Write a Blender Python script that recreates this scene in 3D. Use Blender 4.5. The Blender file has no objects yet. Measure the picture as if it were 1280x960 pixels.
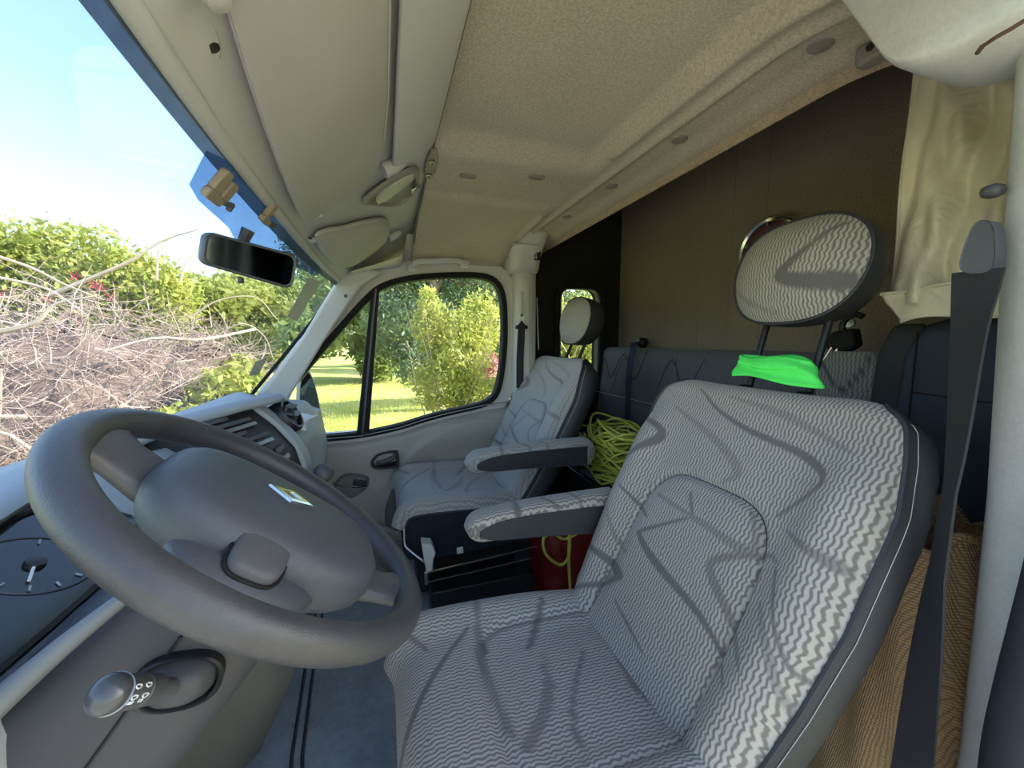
import bpy, math, random
import numpy as np
from mathutils import Vector, Matrix

# ------------------------------------------------------------------ camera, sky, sun, exposure
SC = bpy.context.scene
COL = SC.collection
YAW, PIT, FPX = math.radians(18.2), math.radians(6.29), 481.0
FW = np.array([math.sin(YAW) * math.cos(PIT), math.cos(YAW) * math.cos(PIT), -math.sin(PIT)])
RT = np.array([math.cos(YAW), -math.sin(YAW), 0.0])
UP = np.cross(RT, FW)
cam_d = bpy.data.cameras.new('camera')
cam_d.sensor_fit = 'HORIZONTAL'
cam_d.sensor_width = 36.0
cam_d.lens = FPX / 1280 * 36.0
cam_d.clip_start = 0.02
cam_d.clip_end = 500
cam = bpy.data.objects.new('camera', cam_d)
COL.objects.link(cam)
M4 = Matrix.Identity(4)
for i in range(3):
    M4[i][0], M4[i][1], M4[i][2] = RT[i], UP[i], -FW[i]
cam.matrix_world = M4
SC.camera = cam

SUN_DIR = np.array([0.82, -0.15, 0.56]); SUN_DIR /= np.linalg.norm(SUN_DIR)
world = bpy.data.worlds.new('sky')
SC.world = world
world.use_nodes = True
wn = world.node_tree
wn.nodes.clear()
wo = wn.nodes.new('ShaderNodeOutputWorld')
wb = wn.nodes.new('ShaderNodeBackground')
ws = wn.nodes.new('ShaderNodeTexSky')
ws.sky_type = 'NISHITA'
ws.sun_disc = False
ws.sun_elevation = math.asin(SUN_DIR[2])
ws.sun_rotation = math.atan2(SUN_DIR[0], SUN_DIR[1])
ws.air_density = 1.0
ws.dust_density = 1.5
ws.ozone_density = 1.0
wb.inputs['Strength'].default_value = 0.20
wn.links.new(ws.outputs[0], wb.inputs[0])
wn.links.new(wb.outputs[0], wo.inputs[0])
sun_d = bpy.data.lights.new('sun', 'SUN')
sun_d.energy = 4.5
sun_d.angle = math.radians(0.8)
sun_d.color = (1.0, 0.95, 0.87)
sun = bpy.data.objects.new('sun', sun_d)
COL.objects.link(sun)
sun.rotation_euler = Vector(SUN_DIR).to_track_quat('Z', 'Y').to_euler()
SC.view_settings.view_transform = 'Standard'
SC.view_settings.look = 'None'
SC.view_settings.gamma = 1.0
SC.view_settings.use_curve_mapping = False
SC.view_settings.exposure = 1.65

FLOOR, GROUND = -0.95, -1.5
rnd = random.Random(7)
R = math.radians
PI = math.pi


def at(u, v, **k):
    r = FW + RT * (u - 640) / FPX + UP * (480 - v) / FPX
    a, val = list(k.items())[0]
    i = 'XYZ'.index(a)
    return r * val / r[i]


# ------------------------------------------------------------------ materials
def lin(c):
    if isinstance(c, str):
        c = [int(c[i:i + 2], 16) / 255 for i in (0, 2, 4)]
    return tuple((x / 12.92 if x <= 0.04045 else ((x + 0.055) / 1.055) ** 2.4) for x in c)


class NT:
    def __init__(s, name):
        s.m = bpy.data.materials.new(name)
        s.m.use_nodes = True
        s.t = s.m.node_tree
        s.t.nodes.clear()
        s.out = s.n('ShaderNodeOutputMaterial')

    def n(s, typ, **kw):
        nd = s.t.nodes.new(typ)
        for k, v in kw.items():
            setattr(nd, k, v)
        return nd

    def l(s, a, b):
        s.t.links.new(a, b)

    def math(s, op, a, b=None, c=None):
        nd = s.n('ShaderNodeMath', operation=op)
        for i, x in enumerate((a, b, c)):
            if x is None:
                continue
            if isinstance(x, (int, float)):
                nd.inputs[i].default_value = x
            else:
                s.l(x, nd.inputs[i])
        return nd.outputs[0]

    def mix(s, f, a, b):
        nd = s.n('ShaderNodeMix', data_type='RGBA')
        for sock, x in ((nd.inputs[0], f), (nd.inputs[6], a), (nd.inputs[7], b)):
            if isinstance(x, (int, float)):
                sock.default_value = x
            elif isinstance(x, tuple):
                sock.default_value = (*x, 1)
            else:
                s.l(x, sock)
        return nd.outputs[2]

    def noise(s, scale, detail=4, rough=.6, vec=None, dist=0):
        nd = s.n('ShaderNodeTexNoise')
        nd.inputs['Scale'].default_value = scale
        nd.inputs['Detail'].default_value = detail
        nd.inputs['Roughness'].default_value = rough
        nd.inputs['Distortion'].default_value = dist
        if vec is None:
            vec = s.coord()
        s.l(vec, nd.inputs['Vector'])
        return nd.outputs[0]

    def coord(s, which='Object'):
        if not hasattr(s, '_tc'):
            s._tc = s.n('ShaderNodeTexCoord')
        return s._tc.outputs[which]

    def ramp(s, f, lo, hi):
        nd = s.n('ShaderNodeMapRange', clamp=True)
        s.l(f, nd.inputs[0])
        nd.inputs[1].default_value = lo
        nd.inputs[2].default_value = hi
        return nd.outputs[0]

    def bsdf(s, col, rough=.6, metal=0.0, bump=None, bdist=.001, bstr=.5, spec=.5, sheen=0):
        b = s.n('ShaderNodeBsdfPrincipled')
        if isinstance(col, tuple):
            b.inputs['Base Color'].default_value = (*col, 1)
        else:
            s.l(col, b.inputs['Base Color'])
        if isinstance(rough, (int, float)):
            b.inputs['Roughness'].default_value = rough
        else:
            s.l(rough, b.inputs['Roughness'])
        b.inputs['Metallic'].default_value = metal
        b.inputs['Specular IOR Level'].default_value = spec
        b.inputs['Sheen Weight'].default_value = sheen
        if bump is not None:
            bn = s.n('ShaderNodeBump')
            bn.inputs['Strength'].default_value = bstr
            bn.inputs['Distance'].default_value = bdist
            s.l(bump, bn.inputs['Height'])
            s.l(bn.outputs[0], b.inputs['Normal'])
        s.l(b.outputs[0], s.out.inputs[0])
        return b


MATS = {}


def mat(name, col, rough=.6, vary=.12, scale=6., grain=0., gscale=400., metal=0., spec=.5, sheen=0., fleck=0., fscale=250.):
    """plain procedural surface: base colour with slow blotches, fleck and fine relief"""
    if name in MATS:
        return MATS[name]
    t = NT(name)
    c = lin(col)
    n1 = t.noise(scale, 4)
    hi = tuple(min(1, x * (1 + vary)) for x in c)
    lo = tuple(x * (1 - vary) for x in c)
    cc = t.mix(t.ramp(n1, .3, .7), lo, hi)
    if fleck:
        n3 = t.noise(fscale, 2)
        cc = t.mix(t.ramp(n3, .35, .65), t.mix(fleck, cc, tuple(x * .35 for x in c)), t.mix(fleck, cc, tuple(min(1, x * 1.7) for x in c)))
    bump = t.noise(gscale, 3) if grain else None
    rr = t.math('ADD', rough, t.math('MULTIPLY', t.math('SUBTRACT', n1, .5), .18))
    t.bsdf(cc, rr, metal, bump, .001, grain, spec, sheen)
    MATS[name] = t.m
    return t.m


def seat_fabric(name, light, dark, mark, period=.0088, contrast=1.0, wob=.0024):
    t = NT(name)
    uv = t.n('ShaderNodeUVMap')
    sep = t.n('ShaderNodeSeparateXYZ')
    t.l(uv.outputs[0], sep.inputs[0])
    u, v = sep.outputs[0], sep.outputs[1]
    nz = t.noise(42, 2, .5, uv.outputs[0])
    nz2 = t.noise(9, 2, .5, uv.outputs[0])
    ph = t.math('ADD', t.math('MULTIPLY', v, 2 * PI / .017), t.math('MULTIPLY', nz, 11.0))
    w = t.math('MULTIPLY', t.math('SINE', ph), wob)
    w = t.math('ADD', w, t.math('MULTIPLY', nz2, .02))
    uu = t.math('ADD', u, w)
    st = t.math('SINE', t.math('MULTIPLY', uu, 2 * PI / period))
    f = t.ramp(st, -.35, .75)
    f = t.math('MULTIPLY', f, contrast)
    att = t.n('ShaderNodeAttribute', attribute_name='mark')
    base = t.mix(f, lin(light), lin(dark))
    col = t.mix(att.outputs['Fac'], base, lin(mark))
    fine = t.noise(900, 2, .5, uv.outputs[0])
    col = t.mix(t.math('MULTIPLY', fine, .35), col, tuple(x * .55 for x in lin(mark)))
    hgt = t.math('ADD', t.math('MULTIPLY', t.math('SUBTRACT', 1.0, f), .6), fine)
    t.bsdf(col, .92, 0, hgt, .0012, .5, .2, .15)
    return t.m


def glass_mat(name, tint=(1, 1, 1), refl=.05):
    t = NT(name)
    tr = t.n('ShaderNodeBsdfTransparent'); tr.inputs[0].default_value = (*tint, 1)
    gl = t.n('ShaderNodeBsdfGlossy'); gl.inputs['Roughness'].default_value = .02
    lw = t.n('ShaderNodeLayerWeight'); lw.inputs[0].default_value = .25
    mx = t.n('ShaderNodeMixShader')
    smear = t.noise(3.0, 5, .7)
    f = t.math('ADD', t.math('MULTIPLY', lw.outputs['Fresnel'], .12), t.math('MULTIPLY', smear, refl * .25))
    t.l(f, mx.inputs[0]); t.l(tr.outputs[0], mx.inputs[1]); t.l(gl.outputs[0], mx.inputs[2])
    t.l(mx.outputs[0], t.out.inputs[0])
    return t.m


def veil_mat(name, col, opac, dots=None):
    t = NT(name)
    tr = t.n('ShaderNodeBsdfTransparent')
    df = t.n('ShaderNodeBsdfPrincipled'); df.inputs['Base Color'].default_value = (*lin(col), 1); df.inputs['Roughness'].default_value = .6
    mx = t.n('ShaderNodeMixShader')
    nz = t.noise(30, 3)
    t.l(t.math('ADD', opac - .05, t.math('MULTIPLY', nz, .1)), mx.inputs[0])
    tr.inputs[0].default_value = (*dots, 1) if dots else (1, 1, 1, 1)
    t.l(tr.outputs[0], mx.inputs[1]); t.l(df.outputs[0], mx.inputs[2])
    t.l(mx.outputs[0], t.out.inputs[0])
    return t.m


def leaf_mat(name, c1, c2, trans=.45, scale=5.):
    t = NT(name)
    n1 = t.noise(scale, 5, .8)
    col = t.mix(t.ramp(n1, .35, .65), lin(c1), lin(c2))
    df = t.n('ShaderNodeBsdfPrincipled'); df.inputs['Roughness'].default_value = .55; t.l(col, df.inputs['Base Color'])
    tl = t.n('ShaderNodeBsdfTranslucent'); t.l(t.mix(.3, col, lin('e2e27a')), tl.inputs[0])
    mx = t.n('ShaderNodeMixShader'); mx.inputs[0].default_value = trans
    t.l(df.outputs[0], mx.inputs[1]); t.l(tl.outputs[0], mx.inputs[2]); t.l(mx.outputs[0], t.out.inputs[0])
    return t.m


M_HEAD = mat('headliner_felt', 'b5ab99', .95, .08, 3, .5, 500, fleck=.22, fscale=220, spec=.1)
M_HEADER = mat('header_plastic', 'b8b7b6', .7, .04, 3, .15, 700, spec=.3)
M_VISOR = mat('visor_vinyl', 'aba8a5', .6, .06, 4, .2, 600, spec=.3)
M_PILLAR = mat('pillar_plastic', 'c2c0ba', .62, .04, 4, .25, 500, spec=.3)
M_BPILL = mat('pillar_pale_grey', 'cccdcd', .6, .07, 14, .3, 350, spec=.35, fleck=.06, fscale=160)
M_DOORP = mat('door_panel_plastic', 'a5a196', .6, .06, 4, .25, 500, spec=.4)
M_DOORD = mat('door_pocket_grey', '6d6b66', .65, .06, 4, .25, 500, spec=.35)
M_DASH = mat('dash_grey', '98a0a6', .55, .07, 5, .3, 450, spec=.45)
M_DASHL = mat('dash_light_grey', '939a9a', .5, .05, 5, .3, 450, spec=.45)
M_DASHD = mat('dash_dark_grey', '4a4b4e', .5, .08, 6, .3, 450, spec=.45)
M_SHROUD = mat('column_shroud_grey', '3d3d41', .55, .1, 6, .3, 450, spec=.4)
M_KNEE = mat('knee_panel_grey', '5c594f', .6, .06, 5, .25, 500, spec=.35)
M_BLACK = mat('black_plastic', '1b1b1d', .45, .1, 8, .2, 400, spec=.5)
M_RUBBER = mat('black_rubber', '161616', .7, .1, 8, .1, 300, spec=.3)
M_WHEEL = mat('wheel_worn_leatherette', '3c3c3f', .42, .16, 16, .5, 600, spec=.5, fleck=.08, fscale=120)
M_HUB = mat('wheel_hub_grey', '484c52', .5, .1, 14, .6, 520, spec=.45)
M_SPOKE = mat('wheel_spoke_grey', '4e4d50', .5, .08, 8, .4, 500, spec=.45)
M_VINYL = mat('seat_vinyl_charcoal', '353538', .58, .1, 5, .35, 420, spec=.4)
M_NAVYV = mat('seat_base_navy_cloth', '23272f', .9, .1, 8, .4, 600, spec=.15)
M_PIPE = mat('seat_piping', '34353a', .6, .1, 20, spec=.35)
M_STITCH = mat('pale_stitch', 'b8b4a8', .8, .1, 30, spec=.2)
M_CHROME = mat('chrome', 'd5d5d5', .15, .03, 10, metal=1.)
M_STEEL = mat('steel_grey', '9a9a9a', .35, .1, 20, metal=1.)
M_WHITE = mat('white_paint', 'd8d6cc', .5, .06, 10, .1, 300)
M_PAPER = mat('white_paper', 'e6e6e2', .8, .03, 20)
M_CARPETB = mat('rear_wall_brown_carpet', '877b6e', .98, .14, 2.2, .9, 420, fleck=.35, fscale=260, spec=.05)
M_CARPETK = mat('side_wall_black_carpet', '2c2a27', .98, .1, 3, .9, 420, fleck=.25, fscale=260, spec=.05)
M_FLOOR = mat('floor_vinyl', '8f969a', .6, .22, 9, .4, 260, fleck=.12, fscale=60, spec=.35)
M_BENCH_M = None
M_NAVY = mat('navy_cloth', '3a414c', .85, .1, 9, .4, 500, spec=.2)
def burlap():
    t = NT('burlap_sack_cloth')
    sep = t.n('ShaderNodeSeparateXYZ'); t.l(t.coord(), sep.inputs[0])
    nz = t.noise(25, 3)
    hor = t.math('ADD', t.math('ADD', sep.outputs[0], sep.outputs[1]), t.math('MULTIPLY', nz, .004))
    ver = t.math('ADD', sep.outputs[2], t.math('MULTIPLY', nz, .004))
    a = t.math('ABSOLUTE', t.math('SINE', t.math('MULTIPLY', hor, 900.)))
    b = t.math('ABSOLUTE', t.math('SINE', t.math('MULTIPLY', ver, 700.)))
    w = t.math('MULTIPLY', a, b)
    col = t.mix(t.ramp(w, .0, .6), lin('8a6a48'), lin('c8a47c'))
    col = t.mix(t.math('MULTIPLY', t.noise(7, 4), .45), col, lin('a58a68'))
    t.bsdf(col, .95, 0, w, .002, .7, .1)
    return t.m


M_BURLAP = burlap()
M_BELT = mat('belt_webbing', '2f2f32', .75, .08, 30, .4, 900, spec=.3)
M_BELTN = mat('belt_webbing_navy', '2b2e45', .75, .08, 30, .4, 900, spec=.3)
M_GREEN = mat('neon_green_cloth', '5cf26a', .8, .06, 30, .3, 900, spec=.2)
M_YELLOW = mat('yellow_cable', 'c3c050', .55, .12, 40, spec=.4)
M_RED = mat('red_plastic', '6c0808', .45, .08, 10, .1, 300)
M_MAROON = mat('maroon_lining', '5a3535', .6, .1, 10)
M_BODY = mat('van_white_bodywork', 'd4d4d2', .35, .03, 3)
M_GLASS = glass_mat('window_glass', (.94, .97, .96))
M_WSGLASS = glass_mat('windscreen_glass', (.93, .97, .98))
M_FRIT = veil_mat('windscreen_frit_band', '20304f', .9)
M_DOTS = veil_mat('windscreen_dotted_tint', '2c4a86', .42, (.72, .86, 1.0))
M_STICK = veil_mat('windscreen_sticker', 'a8aaa4', .75)
M_FAB = seat_fabric('seat_fabric_wavy', 'b6b0a7', '78726b', '6c6865', .0070, 1., .0011)
M_FABL = seat_fabric('seat_fabric_pale', 'b2aeaa', '8e8a86', '807c7a', .0070, .8, .0011)
M_FABD = seat_fabric('bench_fabric_slate', '6c6c70', '525256', '29292c', .008, .8, .0011)


def satin():
    t = NT('cream_satin')
    n1 = t.noise(5, 3, .5, None, 1.2)
    col = t.mix(t.ramp(n1, .3, .7), lin('cdc3a6'), lin('e8e0c6'))
    b = t.bsdf(col, .32, 0, t.noise(14, 2, .5, None, 2.), .01, .5, .6, .2)
    b.inputs['Anisotropic'].default_value = .5
    return t.m


M_SATIN = satin()
M_MIRROR = mat('mirror_glass', '8d959a', .06, .02, 3, metal=1.)
M_LENS = mat('cluster_lens', '12171c', .12, .1, 4, spec=.6)


# ------------------------------------------------------------------ mesh helpers
class MB:
    def __init__(s):
        s.v, s.f = [], []

    def add(s, vs, fs):
        b = len(s.v)
        s.v += [tuple(map(float, p)) for p in vs]
        s.f += [tuple(b + i for i in f) for f in fs]
        return s

    def box(s, c, size, rot=None):
        hx, hy, hz = (x / 2 for x in size)
        vs = [np.array((x, y, z)) for x in (-hx, hx) for y in (-hy, hy) for z in (-hz, hz)]
        if rot is not None:
            vs = [np.asarray(rot) @ p for p in vs]
        vs = [p + np.asarray(c) for p in vs]
        return s.add(vs, [(0, 1, 3, 2), (4, 6, 7, 5), (0, 4, 5, 1), (2, 3, 7, 6), (0, 2, 6, 4), (1, 5, 7, 3)])

    def loft(s, rings, cap=True, closed=True):
        n = len(rings[0])
        vs = [p for r in rings for p in r]
        fs = []
        for i in range(len(rings) - 1):
            for j in range(n if closed else n - 1):
                k = (j + 1) % n
                fs.append((i * n + j, i * n + k, (i + 1) * n + k, (i + 1) * n + j))
        if cap:
            fs.append(tuple(range(n - 1, -1, -1)))
            fs.append(tuple((len(rings) - 1) * n + j for j in range(n)))
        return s.add(vs, fs)

    def tube(s, pts, r, n=8, closed=False, flat=None):
        pts = [np.asarray(p, float) for p in pts]
        m = len(pts)
        rr = r if hasattr(r, '__len__') else [r] * m
        rings = []
        prev = None
        for i, p in enumerate(pts):
            a = pts[(i - 1) % m] if (closed or i > 0) else pts[i]
            b = pts[(i + 1) % m] if (closed or i < m - 1) else pts[i]
            t = b - a
            t = t / (np.linalg.norm(t) + 1e-12)
            if prev is None:
                h = np.array((0, 0, 1.)) if abs(t[2]) < .9 else np.array((1., 0, 0))
            else:
                h = prev
            x = h - t * (h @ t)
            x /= np.linalg.norm(x) + 1e-12
            prev = x
            y = np.cross(t, x)
            fl = 1 if flat is None else flat
            rings.append([p + rr[i] * (math.cos(2 * PI * k / n) * x + fl * math.sin(2 * PI * k / n) * y) for k in range(n)])
        if closed:
            rings.append(rings[0])
            return s.loft(rings, cap=False)
        return s.loft(rings)

    def strip(s, pts, wid, thick, side):
        """flat band along pts; side = width direction(s)"""
        rings = []
        m = len(pts)
        sd = side if isinstance(side, list) else [side] * m
        for i in range(m):
            p = np.asarray(pts[i], float)
            t = np.asarray(pts[min(i + 1, m - 1)], float) - np.asarray(pts[max(i - 1, 0)], float)
            t /= np.linalg.norm(t)
            w = np.asarray(sd[i], float)
            w = w - t * (w @ t)
            w /= np.linalg.norm(w)
            n = np.cross(t, w)
            ww = wid[i] if hasattr(wid, '__len__') else wid
            rings.append([p + a * w * ww / 2 + b * n * thick / 2 for a, b in ((-1, -1), (1, -1), (1, 1), (-1, 1))])
        return s.loft(rings)

    def prism(s, poly, axis, a, b):
        """poly 2D in the two other axes, extruded along axis from a to b"""
        i = 'XYZ'.index(axis)
        o = [k for k in range(3) if k != i]
        rs = []
        for val in (a, b):
            ring = []
            for p in poly:
                q = [0, 0, 0]
                q[i] = val; q[o[0]] = p[0]; q[o[1]] = p[1]
                ring.append(q)
            rs.append(ring)
        return s.loft(rs)

    def lathe(s, prof, c, axis, n=24):
        """prof [(r,h)]; axis unit vector"""
        ax = np.asarray(axis, float); ax /= np.linalg.norm(ax)
        h0 = np.array((0, 0, 1.)) if abs(ax[2]) < .9 else np.array((1., 0, 0))
        x = np.cross(ax, h0); x /= np.linalg.norm(x)
        y = np.cross(ax, x)
        rings = [[np.asarray(c) + h * ax + r * (math.cos(2 * PI * k / n) * x + math.sin(2 * PI * k / n) * y) for k in range(n)] for r, h in prof]
        return s.loft(rings)

    def grid(s, fn, nu, nv):
        vs = [fn(i / nu, j / nv) for j in range(nv + 1) for i in range(nu + 1)]
        fs = [(j * (nu + 1) + i, j * (nu + 1) + i + 1, (j + 1) * (nu + 1) + i + 1, (j + 1) * (nu + 1) + i) for j in range(nv) for i in range(nu)]
        return s.add(vs, fs)

    def ring(s, outer, inner, axis, a, b):
        """plate with a hole; outer and inner 2D loops of the same length"""
        i = 'XYZ'.index(axis)
        o = [k for k in range(3) if k != i]

        def P(p, val):
            q = [0, 0, 0]
            q[i] = val; q[o[0]] = p[0]; q[o[1]] = p[1]
            return q
        rs = [[P(p, a) for p in outer], [P(p, b) for p in outer], [P(p, b) for p in inner], [P(p, a) for p in inner]]
        rs.append(rs[0])
        return s.loft(rs, cap=False)


def wpos(o):
    p = np.zeros(3)
    while o is not None:
        p = p + np.array(o.location)
        o = o.parent
    return p


def tag(o, label=None, cat=None, group=None, kind=None):
    if label: o['label'] = label
    if cat: o['category'] = cat
    if group: o['group'] = group
    if kind: o['kind'] = kind
    return o


def obj(name, mb, m, parent=None, smooth=True, bevel=0, seg=2, uv=None, mark=None, origin=None, weld=False, sharp=40, subsurf=0, solid=0):
    """links one mesh object; vertices are given in world (or the parent's local) coordinates"""
    me = bpy.data.meshes.new(name)
    v = np.array(mb.v)
    off = np.zeros(3)
    if parent is None and origin is None:
        origin = np.array(((v[:, 0].min() + v[:, 0].max()) / 2, (v[:, 1].min() + v[:, 1].max()) / 2, v[:, 2].min()))
    if origin is not None:
        off = np.asarray(origin, float)
    elif parent is not None and not parent.get('_local'):
        off = wpos(parent)
    me.from_pydata((v - off).tolist(), [], mb.f)
    if uv is not None:
        ul = me.uv_layers.new(name='UVMap')
        li = np.empty(len(me.loops), dtype=np.int32)
        me.loops.foreach_get('vertex_index', li)
        ul.data.foreach_set('uv', np.asarray(uv, float)[li].ravel())
    if mark is not None:
        at_ = me.attributes.new('mark', 'FLOAT', 'POINT')
        at_.data.foreach_set('value', np.asarray(mark, float))
    me.materials.append(m)
    o = bpy.data.objects.new(name, me)
    COL.objects.link(o)
    if parent is None:
        o.location = off
    else:
        o.parent = parent
    if smooth:
        me.polygons.foreach_set('use_smooth', [True] * len(me.polygons))
        me.set_sharp_from_angle(angle=R(sharp))
    if solid:
        sm = o.modifiers.new('solid', 'SOLIDIFY'); sm.thickness = solid; sm.offset = -1
    if bevel:
        b = o.modifiers.new('bevel', 'BEVEL'); b.width = bevel; b.segments = seg; b.limit_method = 'ANGLE'; b.angle_limit = R(35)
        me.polygons.foreach_set('use_smooth', [True] * len(me.polygons))
        if hasattr(b, 'harden_normals'): b.harden_normals = False
    if subsurf:
        ss = o.modifiers.new('subsurf', 'SUBSURF'); ss.levels = subsurf; ss.render_levels = subsurf
    return o


def thing(name, label, cat, loc=(0, 0, 0), group=None, local=False):
    o = bpy.data.objects.new(name, None)
    COL.objects.link(o)
    o.location = loc
    o.empty_display_size = .05
    if local: o['_local'] = 1
    return tag(o, label, cat, group)


def struct(name, loc=(0, 0, 0), label=None):
    o = bpy.data.objects.new(name, None)
    COL.objects.link(o)
    o.location = loc
    return tag(o, label, kind='structure')


def sobj(name, mb, m, **k):
    return tag(obj(name, mb, m, **k), kind='structure')


def rotm(axis, ang):
    return np.array(Matrix.Rotation(ang, 3, axis))


def smooth01(x):
    x = min(1, max(0, x))
    return x * x * (3 - 2 * x)


def resample(loop, n):
    p = np.array(loop + [loop[0]], float)
    d = np.r_[0, np.cumsum(np.linalg.norm(np.diff(p, axis=0), axis=1))]
    s = np.linspace(0, d[-1], n, endpoint=False)
    return [(float(np.interp(x, d, p[:, 0])), float(np.interp(x, d, p[:, 1]))) for x in s]


def chaikin(loop, k=2):
    for _ in range(k):
        out = []
        for i in range(len(loop)):
            a, b = np.array(loop[i]), np.array(loop[(i + 1) % len(loop)])
            out += [tuple(a * .75 + b * .25), tuple(a * .25 + b * .75)]
        loop = out
    return loop


def offset_loop(loop, d):
    p = np.array(loop)
    c = p.mean(0)
    out = []
    n = len(p)
    for i in range(n):
        t = p[(i + 1) % n] - p[i - 1]
        nn = np.array((t[1], -t[0])); nn /= np.linalg.norm(nn) + 1e-9
        if nn @ (p[i] - c) < 0: nn = -nn
        out.append(tuple(p[i] + nn * d))
    return out


def spline(pts, n=40):
    """Catmull-Rom through points"""
    p = [np.asarray(q, float) for q in pts]
    p = [2 * p[0] - p[1]] + p + [2 * p[-1] - p[-2]]
    segs = len(p) - 3
    out = []
    for i in range(n + 1):
        x = i / n * segs
        k = min(int(x), segs - 1)
        t = x - k
        a, b, c, d = p[k:k + 4]
        out.append(.5 * (2 * b + (c - a) * t + (2 * a - 5 * b + 4 * c - d) * t * t + (3 * b - a - 3 * c + d) * t ** 3))
    return out


# ------------------------------------------------------------------ the cab shell
Y0, Y1 = 0.20, 1.86          # driver side, passenger side (inner faces)
XR = 1.26                    # rear wall

# floor with the two pressed seams between the seats
fl = sobj('floor', MB().box((.28, 1.02, FLOOR - .02), (2.0, 1.75, .04)), M_FLOOR, smooth=False)
seam_m = mat('floor_seam_dark', '343a42', .6)
for dx in (0, .022):
    obj('seam', MB().tube([(-.20 + dx, .70, FLOOR + .001), (-.235 + dx, .9, FLOOR + .001), (-.255 + dx, 1.2, FLOOR + .001), (-.27 + dx, 1.6, FLOOR + .001)], .0045, 6), seam_m, fl)
sobj('wall_front', MB().box((-.72, 1.02, -.62), (.04, 1.75, .7)), M_BLACK, smooth=False)

# rear wall: carpet cut in vertical panels, butt-joined
wr = struct('wall_rear', (XR, 1.05, FLOOR))
cuts = [.12, 1.035, 1.17, 1.32, 1.95]
for a, b in zip(cuts[:-1], cuts[1:]):
    obj('carpet_panel', MB().box((XR + .02, (a + b) / 2, .12), (.04, b - a - .0008, 2.14)), M_CARPETB, wr, bevel=.0008, seg=1)
obj('backing', MB().box((XR + .055, 1.03, .12), (.03, 1.9, 2.2)), M_BLACK, wr, smooth=False)

# passenger side wall behind the door, with an opening for the small window
def rrect(x0, x1, z0, z1, r, n=5):
    out = []
    for cx, cz, a0 in ((x1 - r, z1 - r, 0), (x0 + r, z1 - r, 90), (x0 + r, z0 + r, 180), (x1 - r, z0 + r, 270)):
        for k in range(n + 1):
            a = R(a0 + 90 * k / n)
            out.append((cx + r * math.cos(a), cz + r * math.sin(a)))
    return out


rw = rrect(.885, 1.125, -.262, .285, .055)
wrt = struct('wall_right', (.98, 1.92, FLOOR))
ro = resample(rw, 96)
big = []
for x, z in ro:
    cx, cz = 1.005, .01
    dx, dz = x - cx, z - cz
    k = min((.335 if dx < 0 else .30) / max(abs(dx), 1e-6), (1.18 if dz > 0 else .98) / max(abs(dz), 1e-6))
    big.append((cx + dx * k, cz + dz * k))
obj('side_panel', MB().ring(big, ro, 'Y', 1.90, 1.96), M_CARPETK, wrt, smooth=False)
w4 = struct('window_4', (1.0, 1.92, -.26))
fr = resample(offset_loop(rw, .028), 96)
obj('window_frame', MB().ring(fr, resample(offset_loop(rw, -.004), 96), 'Y', 1.88, 1.93), M_BLACK, w4, bevel=.006)
obj('window_trim', MB().tube([(x, 1.885, z) for x, z in resample(offset_loop(rw, -.006), 72)], .005, 6, closed=True), M_STEEL, w4)
obj('pane', MB().prism(resample(rw, 48), 'Y', 1.935, 1.94), M_GLASS, w4, smooth=False)
for k in range(10):
    a = 2 * PI * k / 10 + .3
    p = resample(offset_loop(rw, .015), 10)[k]
    obj('screw', MB().lathe([(.004, 0), (.003, .002), (.0, .0025)], (p[0], 1.88, p[1]), (0, -1, 0), 8), M_DASHD, w4)

# driver side wall behind the pillar
sobj('wall_left', MB().box((1.0, .13, .1), (.60, .05, 2.1)), M_CARPETK, smooth=False)

# headliner
def zhead(x, y):
    z = .478 + .030 * smooth01((1.06 - y) / .10) * smooth01((.60 - x) / .06)
    z -= .012 * smooth01((y - 1.29) / .05) * smooth01((.62 - x) / .06)
    if y > 1.45: z -= .13 * ((y - 1.45) / .41) ** 2 * smooth01((.66 - x) / .14)
    if y < .55: z -= .12 * ((.55 - y) / .35) ** 2
    for xb, hb, wb in ((.632, .010, .012),):
        z -= hb * math.exp(-((x - xb) / wb) ** 2)
    z -= .016 * math.exp(-((x - .575) / .016) ** 2) * (smooth01((.97 - y) / .06) + smooth01((y - 1.36) / .05) * smooth01((1.70 - y) / .1))
    z -= .012 * smooth01((x - .70) / .06)
    return z


XS, XE = .13, .768
ceil = struct('ceiling', (.45, 1.03, .48))
obj('headliner', MB().grid(lambda u, v: (XS + (XE - XS) * u, Y0 - .02 + (1.90 - Y0 + .02) * v, zhead(XS + (XE - XS) * u, Y0 - .02 + (1.90 - Y0 + .02) * v)), 110, 120), M_HEAD, ceil, sharp=60)
M_EDGE = mat('headliner_raw_edge', 'a3927c', .98, .15, 60, .9, 300, fleck=.3, fscale=300)
obj('raw_edge', MB().grid(lambda u, v: (XE - .002 + .010 * u + .003 * math.sin(u * PI), Y0 + (1.88 - Y0) * v, zhead(XE, Y0 + (1.88 - Y0) * v) + .002 - .022 * u), 3, 90), M_EDGE, ceil)
obj('roof_cavity', MB().box((1.03, 1.03, .79), (.60, 1.9, .03)), M_BLACK, ceil, smooth=False)
obj('roof_skin', MB().loft([[(-.172, y, .283), (.14, y, .545), (.14, y, .60), (-.185, y, .31)] for y in (.05, 2.0)]), M_BODY, ceil, smooth=False)
obj('roof_side', MB().box((.28, 1.945, .475), (.98, .03, .25)), M_BODY, ceil, smooth=False)
obj('roof_skin', MB().box((.28, 1.03, .60), (.98, 1.95, .03)), M_BODY, ceil, smooth=False)
obj('roof_riser', MB().box((.755, 1.03, .69), (.03, 1.95, .20)), M_BLACK, ceil, smooth=False)
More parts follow.
